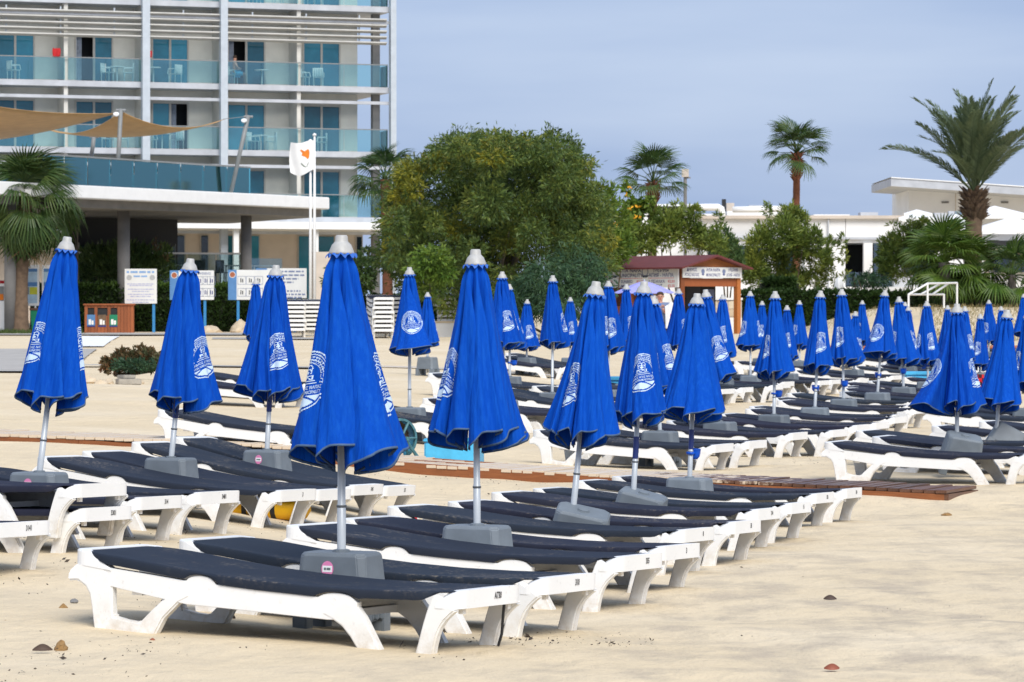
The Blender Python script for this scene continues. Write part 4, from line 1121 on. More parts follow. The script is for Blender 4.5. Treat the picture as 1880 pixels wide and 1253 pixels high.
def palm(label, base, h, lean, r, bark, fronds, meshes, incl, seed, group=None, dead=0, deadmesh=None, boots=None, name='fan_palm'):
    base = Vector(base); t = thing(name, label, 'palm', base, (0, 0, 0), group); rg = random.Random(seed)
    P = []; rr = []
    for q in range(15):
        f = q/14; P.append((lean*f*f, 0, -.2 + (h+.2)*f)); rr.append(r*(1.25 - .35*min(1, f*3))*(1 + .05*(q % 2)))
    MB().tube(P, rr, 12).obj('trunk', bark, t, smooth=True)
    top = Vector((lean, 0, h))
    if boots:
        n, blen, br, bm = boots; m = MB()
        for k in range(n):
            a = k*2.4; z = h - (k/n)*blen; q = Vector((lean*(z/h)**2, 0, z)); dr = Vector((math.cos(a), math.sin(a), 0))
            e = q + dr*(r*1.1 + br*rg.uniform(.6, 1.2)) + Vector((0, 0, br*rg.uniform(.3, 1.2))); sd_ = Vector((-dr.y, dr.x, 0))*r*.35
            m.add([q - sd_ + dr*r*.8, q + sd_ + dr*r*.8, e + sd_*.5, e - sd_*.5, q + dr*r*.8 + Vector((0, 0, -.15))], [(0, 1, 2, 3), (0, 4, 1), (0, 3, 4), (1, 4, 2), (3, 2, 4)])
        m.obj('leaf_bases', bm, t)
    for k in range(fronds):
        f = (k+.5)/fronds; el = R(incl[0] + (incl[1]-incl[0])*f + rg.uniform(-8, 8)); az = k*2.39996 + rg.uniform(-.2, .2)
        o = ob('frond', meshes[k % len(meshes)], t, loc=top + Vector((0, 0, -.25*r*f)), rot=(rg.uniform(-.45, .45), -el, az))
        s = rg.uniform(.78, 1.10); o.scale = (s, s, s)
    for k in range(dead):
        az = k*2.1 + .4; o = ob('dead_frond', deadmesh, t, loc=top + Vector((0, 0, -.3)), rot=(0, R(62), az)); o.scale = (.8,)*3
    return t
def hedge(label, corners, z0s, h, th, n, top=None, seed=1, mat=None):
    """clipped hedge along a polyline; corners are (x, y)"""
    a = Vector(corners[0]); t = thing('hedge', label, 'hedge', (a.x, a.y, z0s)); rg = np.random.RandomState(seed); core = MB(); P = []; D = []; T = []
    tot = sum((Vector(corners[i+1])-Vector(corners[i])).length for i in range(len(corners)-1))
    for i in range(len(corners)-1):
        p, q = Vector(corners[i]), Vector(corners[i+1]); e = (q-p).normalized(); nn_ = Vector((-e.y, e.x)); ln = (q-p).length
        M = Matrix(((e.x, nn_.x, 0, p.x-a.x), (e.y, nn_.y, 0, p.y-a.y), (0, 0, 1, 0), (0, 0, 0, 1)))
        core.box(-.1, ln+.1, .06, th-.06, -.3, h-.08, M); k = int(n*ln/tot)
        u = rg.uniform(0, ln, k); sel = rg.uniform(size=k); fr_ = sel < .68
        v = np.where(fr_, rg.normal(0, .045, k), rg.uniform(0, th, k)); w = np.where(fr_, rg.uniform(0, h, k), h + rg.normal(-.02, .045, k))
        w += .04*np.sin(u*1.3+i)*(w/h)
        for uu, vv, ww in zip(u, v, w):
            c = M @ Vector((uu, vv, ww)); P.append(c[:]); D.append((nn_.x*-.6, nn_.y*-.6, .5))
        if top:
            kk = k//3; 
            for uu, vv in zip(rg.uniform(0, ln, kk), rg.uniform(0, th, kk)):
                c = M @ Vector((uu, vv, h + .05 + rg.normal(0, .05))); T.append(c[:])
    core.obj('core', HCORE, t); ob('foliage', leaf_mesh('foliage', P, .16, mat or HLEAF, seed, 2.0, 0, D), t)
    if T: ob('lit_top_leaves', leaf_mesh('lit_top_leaves', T, .17, top, seed+1, 2.2, -.6), t)
    return t
def gp(px, d): p = at(px, 575, d); return (p.x, p.y)

# ------------------------------------------------------------ the big feathery tree and its neighbours
big = [(925, 312, 110, 62), (850, 285, 62, 46), (985, 330, 90, 75), (1030, 300, 42, 55), (800, 350, 75, 60), (752, 345, 40, 50), (740, 420, 48, 70), (800, 450, 80, 60), (880, 400, 100, 85), (960, 440, 100, 80),
       (1040, 400, 62, 70), (1085, 420, 48, 60), (900, 272, 60, 28), (960, 278, 45, 30), (730, 470, 34, 40), (870, 500, 90, 45), (1070, 470, 60, 50), (1040, 340, 36, 42), (770, 525, 50, 35), (850, 545, 60, 30), (930, 540, 60, 32), (830, 275, 26, 24), (1045, 278, 22, 26)]
rg_ = random.Random(5)
sub = [(px + rg_.gauss(0, rx*.50), max(262, py + rg_.gauss(0, ry*.50)), rx*rg_.uniform(.22, .40), ry*rg_.uniform(.24, .42)) for px, py, rx, ry in big for _ in range(10)]
sub += [(920 + 195*math.cos(a_*.33)*rg_.uniform(.9, 1.04), 395 - 142*abs(math.sin(a_*.33))*rg_.uniform(.93, 1.0), rg_.uniform(14, 26), rg_.uniform(12, 20)) for a_ in range(19)]
bb = gp(905, 92)
blob_tree('feathery_tree', 'large feathery dark green tree with yellowing left side, centre of the picture', 'tree', (bb[0], bb[1], .8), pxclumps(big, 92, 2, 2.0) + pxclumps(sub, 90, 3, 3.2), 135000, .155, TLEAF, 4,
          (.22, .4, 1.7), BARKG, aspect=3.4, droop=.25, limbs=7, extra=[(pxclumps([(745, 320, 22, 26), (735, 360, 20, 30), (765, 300, 22, 16), (722, 410, 16, 34), (800, 295, 20, 14), (940, 262, 40, 10), (905, 290, 26, 12), (760, 345, 18, 20), (840, 420, 26, 18), (715, 460, 12, 24), (1120, 440, 14, 20)], 88, 5, 1.2), 3600, .16, GLEAF, 'golden_growth')])
wil = [(1010, 520, 50, 45), (1050, 500, 50, 50), (1085, 520, 38, 45), (975, 545, 45, 45), (1040, 560, 60, 40), (930, 560, 40, 30)]
bb = gp(1020, 86)
blob_tree('weeping_shrub', 'blue-green drooping shrub in front of the large tree, left of kiosk', 'shrub', (bb[0], bb[1], .6), pxclumps(wil, 86, 8, .8), 15000, .17, BLEAF, 9, aspect=4.5, droop=1.1)
brt = [(1105, 375, 30, 40), (1130, 420, 30, 50), (1110, 460, 40, 40), (1085, 380, 20, 26), (1140, 455, 24, 30)]
bb = gp(1115, 97.5)
blob_tree('bright_shrub', 'bright green tall shrub at the right side of the large tree', 'shrub', (bb[0], bb[1], .7), pxclumps(brt, 97.5, 8, .8), 8000, .18, YLEAF, 12, aspect=3.5, droop=-.3)
trm = [(1160, 395, 14, 26), (1148, 430, 22, 30), (1170, 380, 14, 12), (1150, 350, 4, 14), (1186, 372, 12, 9), (1160, 445, 24, 22)]
bb = gp(1160, 103.5)
blob_tree('trumpet_bush', 'climbing bush dotted with yellow flowers beside the thin palm', 'shrub', (bb[0], bb[1], .8), pxclumps(trm, 103.5, 8, .4), 2600, .2, YLEAF, 15, extra=[(pxclumps([(1150, 338, 4, 9), (1150, 360, 4, 10), (1168, 388, 12, 8), (1135, 412, 6, 6), (1150, 430, 6, 6), (1170, 455, 9, 6), (1172, 402, 10, 5)], 102.6, 1, .2), 90, .13, FLOW, 'flowers')], aspect=1.8)
left_t = [(432, 0, 0, 0)]
bb = gp(790, 84)
blob_tree('young_tree', 'thin young tree with bright leaves behind the second row parasols', 'tree', (bb[0], bb[1], .5), pxclumps([(790, 480, 36, 26), (770, 500, 26, 20), (812, 500, 26, 22), (790, 528, 22, 14)], 84, 3, .5), 2600, .17, YLEAF, 17, (.06, 0, 2.2), BARKG)
bb = gp(650, 100)
blob_tree('round_bush', 'round dark green bush to the right of the flagpoles', 'shrub', (bb[0], bb[1], .9), pxclumps([(655, 500, 30, 30), (640, 515, 26, 22), (668, 515, 22, 22), (675, 470, 14, 14), (615, 520, 18, 26)], 100, 3, .5), 5200, .16, DLEAF, 18)
# bougainvillea-like spiky shrub in front of the terrace
bb = gp(225, 106.4)
spk = [(225, 490, 60, 28), (190, 480, 35, 26), (262, 480, 40, 26), (175, 505, 36, 22), (290, 500, 30, 20), (230, 465, 26, 22), (300, 468, 12, 16), (160, 470, 14, 14)]
blob_tree('spiky_shrub', 'dark spiky shrub behind the hedge at left, a few red tips', 'shrub', (bb[0], bb[1], .9), pxclumps(spk, 106.4, 3, .4), 8500, .26, DLEAF, 19, extra=[(pxclumps([(287, 455, 5, 14), (300, 478, 6, 9)], 105.8, 1, .1), 120, .18, RLEAF, 'red_tips')], aspect=6, droop=-.9)
bb = gp(142, 104)
blob_tree('small_conifer', 'dark little conifer branch tip beside the left palm', 'tree', (bb[0], bb[1], 1.0), pxclumps([(138, 385, 16, 22), (150, 365, 8, 14), (128, 405, 16, 22), (120, 435, 18, 30), (118, 470, 20, 30)], 104, 3, .3), 2600, .17, DLEAF, 20, (.07, 0, 2.5), BARKG, aspect=5)
# shrubs in front of the restaurant
def shrub(label, spec, d, n, mat, seed, size=.2, px=None, droop=-.5, aspect=4, z=.95, group=None):
    px = px or sum(s[0] for s in spec)/len(spec); b = gp(px, d); q_ = random.Random(seed)
    spec = [(a+q_.uniform(-.1, .1)*c, b2, c*.72, e*.72) for a, b2, c, e in spec] + [(a + q_.gauss(0, c*.75), b2 - abs(q_.gauss(0, e*.55)) + e*.2, c*q_.uniform(.10, .22), e*q_.uniform(.25, .5)) for a, b2, c, e in spec for _ in range(7)]
    return blob_tree('shrub', label, 'shrub', (b[0], b[1], z), pxclumps(spec, d, seed, .7), n, size, mat, seed, aspect=aspect, droop=droop, group=group)
shrub('thin bamboo-like shrub behind the kiosk roof', [(1190, 440, 26, 38), (1225, 425, 30, 44), (1260, 430, 34, 42), (1295, 445, 28, 34), (1320, 455, 18, 26), (1240, 400, 20, 22), (1275, 395, 16, 24), (1205, 400, 14, 26)], 103, 9000, SLEAF, 31, .20)
shrub('broad yellow-green shrub right of the kiosk', [(1440, 430, 48, 42), (1400, 450, 42, 44), (1480, 445, 40, 40), (1425, 480, 60, 40), (1450, 395, 26, 26), (1500, 480, 32, 34), (1380, 490, 36, 36), (1470, 405, 20, 22), (1440, 515, 62, 24), (1395, 515, 40, 22), (1490, 515, 36, 22), (1522, 450, 12, 18)], 106, 24000, SLEAF, 32, .17)
shrub('darker open shrub between the broad one and the dwarf palms', [(1660, 440, 36, 34), (1635, 460, 28, 36), (1680, 470, 34, 38), (1650, 490, 36, 34), (1690, 430, 24, 26), (1700, 500, 28, 26), (1630, 500, 20, 22)], 104, 13000, SLEAF, 33, .17)
shrub('low grey-green bush beside the wrapped white parasol', [(1595, 515, 22, 16), (1615, 520, 18, 14), (1575, 522, 12, 10)], 103, 1500, BLEAF, 34, .16, droop=0)
shrub('cactus-like upright plant between the two shrubs behind kiosk', [(1335, 440, 8, 24), (1345, 460, 10, 24), (1325, 470, 10, 20), (1355, 480, 12, 22), (1315, 420, 4, 16)], 104, 1500, DLEAF, 35, .2)
shrub('small bush with low leaves under the dwarf palm', [(1700, 515, 20, 14), (1720, 520, 20, 12), (1790, 520, 20, 14), (1760, 525, 22, 12)], 99, 1800, DLEAF, 36, .16, droop=0)
# hedges
hz = .95
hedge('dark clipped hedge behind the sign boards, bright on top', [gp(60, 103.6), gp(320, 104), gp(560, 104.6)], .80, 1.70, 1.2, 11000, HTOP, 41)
hedge('clipped hedge behind the stacked sunbeds', [gp(672, 100), gp(862, 101)], .85, 1.25, 1.0, 5200, None, 42)
hedge('long clipped hedge behind the far parasols on the right', [gp(1362, 101.5), gp(1500, 101.5), gp(1730, 101.5), gp(1900, 101.5)], .75, 1.55, 1.0, 13000, None, 43)
hedge('short taller hedge block right of the kiosk', [gp(1402, 102.6), gp(1462, 102.6)], .8, 1.95, .8, 2600, None, 44)
# palms
FANM = [fan_frond(s, .85, 1.0, PLEAF, 24, .45) for s in (1, 2, 3)]
FAND = [fan_frond(s, 1.05, 1.2, PLEAF, 24, .85, 165) for s in (4, 5, 6)]
FANS = [fan_frond(s, .75, .85, PLEAF, 22, .55, 170) for s in (7, 8)]
FANB = [fan_frond(s, .9, 1.05, PLEAF2, 26, .45, 190) for s in (9, 10, 11)]
FANX = fan_frond(12, .9, 1.0, STRAW, 18, 2.2, 90)
DATE = [feather_frond(s, 3.8, DPLEAF, 84, c, .62) for s, c in ((21, .30), (22, .50), (23, .72))]
b = gp(38, 98); palm('big fan palm with drooping leaves at the left picture edge', (b[0], b[1], .85), 4.75, .2, .25, BARK, 60, FAND + FANM[:1], (84, -80), 51, dead=9, deadmesh=FANX)
b = gp(712, 99); palm('fan palm behind the big tree at its left, bare brown trunk', (b[0], b[1], .9), Z(330, b[1])-.9, -.1, .20, BARKR, 22, FANS, (80, -35), 52)
b = gp(1197, 108); palm('fan palm with loose hanging leaves behind the kiosk', (b[0], b[1], 1.0), Z(335, b[1])-1.0, .05, .19, BARK, 17, FANM, (85, -15), 53, boots=(50, .75, .14, BARKR))
b = gp(1461, 118); palm('tall slim fan palm standing against the sky', (b[0], b[1], 1.1), Z(282, b[1])-1.1, .05, .165, BARKR, 24, FANM, (85, -18), 54, boots=(60, 1.1, .16, BARKR))
b = gp(1786, 100); palm('large date palm with long grey-green feather leaves at right', (b[0], b[1], 1.4), Z(352, b[1])-1.4, .06, .34, BARK, 46, DATE, (88, 44), 55, boots=(110, 1.0, .22, BARK), name='date_palm')
b = gp(1738, 98); palm('dwarf fan palm in front of the date palm trunk', (b[0], b[1], 1.5), Z(482, b[1])-1.5, -.1, .22, BARKG, 34, FANB, (85, -45), 56)
b = gp(1768, 98.6); palm('second dwarf fan palm right behind the first dwarf palm', (b[0], b[1], 1.5), Z(498, b[1])-1.5, .1, .20, BARKG, 24, FANB, (70, -50), 57)
b = gp(1858, 98); palm('dwarf fan palm at the right picture edge', (b[0], b[1], 1.6), Z(505, b[1])-1.6, 0, .16, BARKG, 28, FANS + FANB[:1], (80, -45), 58)

# ------------------------------------------------------------ white restaurant and upper building
def wbox(name, px0, px1, py0, py1, d, depth, mat, parent, org, **k):
    """box facing the camera, given by photo extents of its front"""
    a = at(px0, py1, d); b_ = at(px1, py0, d)
    return MB().box(a.x-org.x, b_.x-org.x, a.y-org.y, a.y-org.y+depth, a.z-org.z, b_.z-org.z).obj(name, mat, parent, **k)
ro = at(1500, 575, 128); ro.z = 1.2; rest = thing('restaurant', 'long low white restaurant behind the shrubs, dark open front', 'building', ro)
wbox('wall', 1290, 1552, 402, 560, 128, 9, WALLW, rest, ro); wbox('wall', 1553, 1640, 402, 446, 128, 8.9, WALLW, rest, ro)
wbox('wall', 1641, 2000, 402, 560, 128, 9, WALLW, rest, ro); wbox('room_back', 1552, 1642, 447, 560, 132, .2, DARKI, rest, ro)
wbox('floor_ledge', 1545, 1690, 527, 560, 127.5, 4.3, WALLW, rest, ro)
wbox('column', 1586, 1602, 446.5, 527, 127.6, .5, WALLW, rest, ro); wbox('pane', 1604, 1640, 447, 526, 128.6, .04, CGLASS, rest, ro); wbox('pane', 1553, 1585, 500, 526, 128.6, .04, CGLASS, rest, ro)
wbox('wall', 1120, 1330, 393, 560, 130, 8, WALLW, rest, ro)
wbox('parapet', 1335, 1478, 388, 402, 129.5, 6, WALLW, rest, ro); wbox('parapet', 1494, 1560, 394, 402, 128.6, 5, WALLW, rest, ro); wbox('skylight', 1580, 1612, 390, 396, 131, 1.2, CONC, rest, ro)
for px_ in (1410, 1475, 1520): wbox('downpipe', px_, px_+2.2, 402, 560, 127.85, .12, CONC, rest, ro)
for a_, b__ in ((1300, 1340), (1352, 1400), (1425, 1465), (1660, 1705)): wbox('window', a_, b__, 452, 505, 127.9, .09, PANED, rest, ro)
wbox('fascia_band', 1290, 1640, 436, 440, 127.86, .13, CONC, rest, ro)
wbox('roof_coping', 1285, 1660, 396, 401.8, 127.8, 9, BEIGE, rest, ro); wbox('roof_shed', 1146, 1196, 378, 392.8, 132, 3, BEIGE, rest, ro); wbox('roof_shed', 1196, 1262, 380, 392.5, 133, 3, plain('brown_shed', (.16, .12, .10)), rest, ro)
wbox('roof_edge', 1140, 1265, 375, 378.5, 131.5, 4, WALLW, rest, ro)
p = []; 
for pts, lb in (([(1256, 382), (1300, 381), (1318, 381), (1324, 384), (1325.5, 392), (1325.5, 402)], 1), ([(1345, 385), (1380, 385), (1420, 384), (1440, 384)], 2)):
    MB().tube([at(a, b_, 127) - ro for a, b_ in pts], .17 if lb == 1 else .15, 14).obj('duct', WHITE, rest, smooth=True)
wbox('chimney_box', 1334, 1348, 373, 392, 131, .6, BEIGE, rest, ro); wbox('vent_unit', 1326, 1333, 366, 390, 130.5, .4, DARKI, rest, ro); wbox('roof_unit', 1375, 1416, 377, 381, 131, .6, CONC, rest, ro)
for (a, b_) in ((1716, 1727), (1728, 1738)): wbox('air_conditioner', a, b_, 391, 404, 126, .5, CONC, rest, ro)
for k in range(6): wbox('roof_crate', 1742+k*13, 1752+k*13, 388, 401, 129, .4, CGLASS if k % 2 else CONC, rest, ro)
wbox('dark_opening', 1812, 1900, 442, 453, 127.6, .3, DARKI, rest, ro); wbox('dark_opening', 1826, 1900, 462, 500, 127.6, .3, PANED, rest, ro)
wbox('timber_post', 1808, 1816, 453, 545, 124, .3, BEIGE, rest, ro)
m = MB()
def tent(px0, px1, py0, py1, d):
    a = at(px0, py1, d)-ro; b_ = at(px1, py1, d)-ro; c = at((px0+px1)/2, py0, d)-ro; w = (b_.x-a.x)
    return MB().add([a, b_, b_+Vector((0, w, 0)), a+Vector((0, w, 0)), c+Vector((0, w/2, 0)), a+Vector((0, 0, -.15)), b_+Vector((0, 0, -.15))], [(0,1,4), (1,2,4), (2,3,4), (3,0,4), (5,6,1,0)])
for a in ((1660, 1712, 384, 392, 126), (1650, 1716, 390, 400, 125), (1720, 1800, 392, 412, 122), (1770, 1900, 376, 396, 127), (1690, 1806, 400, 420, 121), (1780, 1960, 396, 424, 120)): tent(*a).obj('canvas_roof', WHITE, rest)
uo = at(1750, 575, 150); uo.z = 1.2; upb = thing('upper_building', 'white upper building with slanting overhanging roof at the right edge', 'building', uo)
wbox('wall', 1668, 2050, 344, 420, 150, 8, WALLW, upb, uo)
a = at(1636, 328, 147)-uo; b_ = at(1960, 350, 147)-uo; c = at(1636, 342, 147)-uo; e = at(1960, 364, 147)-uo; dd = Vector((0, 10, 0))
MB().add([a, b_, e, c, a+dd, b_+dd, e+dd, c+dd], [(0,3,2,1),(4,5,6,7),(0,1,5,4),(3,7,6,2),(0,4,7,3),(1,2,6,5)]).obj('roof_slab', CONC, upb)
MB().add([x + Vector((0, -.05, .02)) for x in (a, b_, b_+Vector((0, 0, .06)), a+Vector((0, 0, .06)), a+dd, b_+dd, b_+dd+Vector((0, 0, .06)), a+dd+Vector((0, 0, .06)))], [(0,1,2,3),(3,2,6,7),(0,4,5,1)]).obj('roof_edge', WALLW, upb)
for px in (1729, 1838): wbox('vent', px, px+13, 370, 373.5, 149.95, .2, GREYC, upb, uo)
wbox('drain_pipe', 1754, 1755.3, 336, 390, 149.8, .1, BEIGE, upb, uo)
sail('canvas_awning', 'cream canvas awning reaching in from the right picture edge', at(1797, 459, 112), at(1960, 436, 108), at(1960, 470, 116), .12, plain('cream_canvas', (.66, .60, .47), .8))
b = at(1258, 480, 112); t = thing('lamp_post', 'tall lamp post with square lantern beside the loose-leaved palm', 'lamp post', (b.x, b.y, 1.0)); h = Z(312, b.y)-1.0
MB().tube([(0, 0, 0), (0, 0, h-.3)], .07, 8).obj('post', GREYC, t); MB().box(-.14, .14, -.14, .14, h-.3, h+.02).obj('lantern', BEIGE, t); MB().box(-.04, .22, -.03, .03, h-.36, h-.302).obj('arm', GREYC, t)
# parasol wrapped in a white cover
b = at(1540, 575, 103.5); t = thing('covered_parasol', 'parasol wrapped in a white cover in front of the dark opening', 'parasol', (b.x, b.y, 1.35)); rg_ = random.Random(8)
prof = [(.22, .0), (.34, .05), (.36, .3), (.30, .65), (.20, .88), (.16, .95), (.19, 1.02), (.16, 1.3), (.10, 1.5), (.02, 1.55)]
m = MB().lathe(prof, 20); m.V = [(x*(1+.14*math.sin(5*math.atan2(y, x)+z*3)), y*(1+.14*math.sin(5*math.atan2(y, x)+z*3)), z) for x, y, z in m.V]; m.obj('cover', WHITE, t, smooth=True); MB().tube([(0, 0, -.6), (0, 0, .1)], .05, 8).obj('pole', GREYC, t)
# white slanted hand-rail frame
f0 = at(1668, 575, 92); zb = zg(f0.x, f0.y) ; t = thing('handrail_frame', 'white painted metal handrail frame by the dry grass bank', 'handrail', (f0.x, f0.y, zb))
def fr(px, py, d): return at(px, py, d) - Vector((f0.x, f0.y, zb))
for a, b_, nm in (((1668, 570, 92), (1668, 540, 92), 'post'), ((1703, 563, 92.5), (1703, 521, 92.5), 'post'), ((1733, 566, 95), (1733, 540, 95), 'post'), ((1668, 541, 92), (1703, 521, 92.5), 'rail'), ((1703, 521, 92.5), (1757, 520, 96), 'rail'), ((1668, 541, 92), (1732, 541, 95), 'rail'),
                  ((1692, 540, 93), (1725, 522, 94), 'rail'), ((1713, 540, 94), (1740, 522, 95), 'rail'), ((1757, 566, 96), (1757, 520, 96), 'post')):
    MB().tube([fr(*a), fr(*b_)], .035, 8).obj(nm, WHITE, t)

# ------------------------------------------------------------ kiosk
kc = at(1250.5, 575, 96); kz = zg(kc.x, kc.y); kr = at(1360, 575, 97.6); kx = Vector((kr.x-kc.x, kr.y-kc.y, 0)); KW = kx.length; kx.normalize(); ky = Vector((-kx.y, kx.x, 0))
kiosk = thing('kiosk', 'wooden beach rental kiosk with maroon gabled roof and lettered boards', 'kiosk', (kc.x, kc.y, kz), (0, 0, math.atan2(kx.y, kx.x)))
KZ = lambda py: Z(py, kc.y) - kz
KD = 5.2; ez = KZ(489); rz_ = KZ(471)
for x in (.0, KW-.18):
    for y in (0, KD*.5, KD-.18): MB().box(x, x+.18, y, y+.18, -.3, ez-.02).obj('post', WOODO if x else WOODR, kiosk)
MB().add([(-.28, -.35, ez-.10), (KW/2, -.35, rz_), (KW/2, KD+.3, rz_), (-.28, KD+.3, ez-.10), (-.28, -.35, ez-.04), (KW/2, -.35, rz_+.07), (KW/2, KD+.3, rz_+.07), (-.28, KD+.3, ez-.04)], [(0,3,2,1),(4,5,6,7),(0,1,5,4),(3,7,6,2),(0,4,7,3)]).obj('roof_slope', ROOFR, kiosk)
MB().add([(KW/2, -.35, rz_), (KW+.28, -.35, ez-.10), (KW+.28, KD+.3, ez-.10), (KW/2, KD+.3, rz_), (KW/2, -.35, rz_+.07), (KW+.28, -.35, ez-.04), (KW+.28, KD+.3, ez-.04), (KW/2, KD+.3, rz_+.07)], [(0,3,2,1),(4,5,6,7),(0,1,5,4),(3,7,6,2),(1,2,6,5)]).obj('roof_slope', ROOFR, kiosk)
MB().add([(-.02, -.02, ez-.02), (KW+.02, -.02, ez-.02), (KW/2, -.02, rz_-.02), (-.02, .04, ez-.02), (KW+.02, .04, ez-.02), (KW/2, .04, rz_-.02)], [(0,1,2),(5,4,3),(0,3,4,1),(1,4,5,2),(2,5,3,0)]).obj('gable_board', WOODO, kiosk)
for k in range(9): MB().box(-.03, .03, .19+k*(KD-.4)/9, .19+(k+1)*(KD-.4)/9-.02, .0, 1.0).obj('side_board', WOODR, kiosk)
MB().box(.05, KW-.05, KD-.3, KD-.2, 0, ez-.1).obj('rear_board', WOODR, kiosk)
MB().box(.19, KW-.19, .04, .10, KZ(526), KZ(511)).obj('dark_valance', WOODR, kiosk)
fb = MB().box(.02, KW-.02, -.075, -.03, KZ(510), KZ(490.5)).obj('front_sign', SIGNW, kiosk)
def ktext(body, size, mat, p, rot, parent, sx=1, name='lettering'):
    o = ob(name, textmesh(body, size, mat, 0, size*.012), parent, loc=p, rot=rot); o.scale = (sx, 1, 1); return o
zc = (KZ(510)+KZ(490.5))/2
for k, (l1, l2) in enumerate((('ΔΗΜΟΣ', 'ΑΓΙΑΣ ΝΑΠΑΣ'), ('AYIA NAPA', 'MUNICIPALITY'), ('МЕРИЯ', 'АГИЯ - НАПА'))):
    x = .02 + (KW-.04)*(.15, .51, .85)[k]
    ktext(l1, .16, NAVYT, (x, -.079, zc+.09), (R(90), 0, 0), fb, .85); ktext(l2, .15, NAVYT, (x, -.079, zc-.09), (R(90), 0, 0), fb, .72)
for k in (.335, .69):
    o = MB().lathe([(.055, 0), (.085, .004), (.055, .006)], 18).obj('crest', GREYT, fb, loc=(.02+(KW-.04)*k, -.078, zc+.04), rot=(R(90), 0, 0))
    MB().add([(-.07, 0, -.10), (.07, 0, -.10), (0, 0, -.15), (.03, 0, -.08), (-.03, 0, -.08)], [(0, 2, 1, 3, 4)]).obj('crest_wave', NAVYT, fb, loc=(.02+(KW-.04)*k, -.081, zc+.04))
# long side price board, facing left-front
SL = 4.9; sb = MB().box(-.11, -.05, .05, SL, KZ(528), KZ(491)).obj('price_board', SIGNW, kiosk)
zt_, zb_ = KZ(491), KZ(528); hh = zt_-zb_
RL = (R(90), 0, R(-90))
for k, (l1, l2, r1, r2) in enumerate((('МЕРИЯ', 'АГИЯ - НАПА', '* ЛЕЖАКА', '* ЗОНТ'), ('AYIA NAPA', 'MUNICIPALITY', '* SUNBED', '* UMBRELLA'), ('ΔΗΜΟΣ', 'ΑΓΙΑΣ ΝΑΠΑΣ', '* ΚΡΕΒΑΤΙ', '* ΟΜΠΡΕΛΑ'))):
    y = .9 + k*1.6
    ktext(l1, .19, NAVYT, (-.114, y, zt_-.10), RL, sb, 1.2); ktext(l2, .18, NAVYT, (-.114, y, zt_-.28), RL, sb, 1.1)
    MB().box(-.113, -.111, y-.65, y+.65, zt_-.385, zt_-.37).obj('underline', REDT, sb)
    ktext(r1, .15, NAVYT, (-.114, y+.22, zt_-.50), RL, sb, 1.1); ktext('€2.50', .13, REDT, (-.114, y-.52, zt_-.50), RL, sb, 1.1)
    ktext(r2, .15, NAVYT, (-.114, y+.22, zt_-.66), RL, sb, 1.1); ktext('€2.50', .13, REDT, (-.114, y-.52, zt_-.66), RL, sb, 1.1)
for y_ in (1.72, 3.32): MB().add([(-.1135, y_-.20, zt_-.27), (-.1135, y_+.20, zt_-.27), (-.1135, y_+.10, zt_-.35), (-.1135, y_-.10, zt_-.35)], [(0, 1, 2, 3)]).obj('crest_wave', INK, sb); MB().lathe([(.13, 0), (.17, .002)], 18, cap=False).obj('crest', GREYT, sb, loc=(-.1125, y_, zt_-.15), rot=(0, R(-90), 0))
ct = at(1300, 600, 98); t = thing('added_kiosk_cabinet', 'dark cabinet added to darken the inside of the kiosk', 'cabinet', (ct.x, ct.y, zg(ct.x, ct.y)))  # dark cabinet added to make the kiosk interior darker
MB().box(-.9, .25, -.3, .3, 0, 1.85).obj('cabinet', DARKI, t); MB().box(-.8, -.3, -.31, -.301, .9, 1.7).obj('panel', SHORT, t); MB().box(-.2, .2, -.31, -.301, 1.0, 1.6).obj('panel', GREYT, t)
# crazy-paved garden wall with white base
w0 = at(1306, 575, 100.5); t = thing('garden_wall', 'cream crazy-paved garden wall behind the kiosk', 'wall', (w0.x, w0.y, .75)); wl = X(1362, w0.y)-w0.x
MB().box(-1.2, wl, 0, .3, -.2, .62).obj('plinth', WALLW, t); MB().box(-1.2, wl, .04, .26, .62, 1.28).obj('core', BEIGE, t)
rg_ = random.Random(4); STN = [plain('cream_stone_%d' % k, c, .8, .1, 3) for k, c in enumerate(((.60, .50, .36), (.66, .57, .43), (.55, .44, .31)))]
x = -1.18
while x < wl-.3:
    for zz in (.64, .95):
        a = rg_.uniform(.30, .36); q = [(x+rg_.uniform(.0, .04), zz+rg_.uniform(0, .04)), (x+a-rg_.uniform(.01, .05), zz+rg_.uniform(0, .04)), (x+a-rg_.uniform(.01, .05), zz+.29-rg_.uniform(0, .05)), (x+a/2, zz+.30), (x+rg_.uniform(0, .04), zz+.29-rg_.uniform(0, .05))]
        MB().add([(u_, .015, v_) for u_, v_ in q] + [(u_, .05, v_) for u_, v_ in q], [(0,1,2,3,4), (9,8,7,6,5)] + [(i, 5+i, 5+(i+1) % 5, (i+1) % 5) for i in range(5)]).obj('stone', STN[rg_.randrange(3)], t)
    x += .36
MB().box(-1.22, wl+.03, -.02, .30, 1.28, 1.36).obj('coping', WALLW, t)
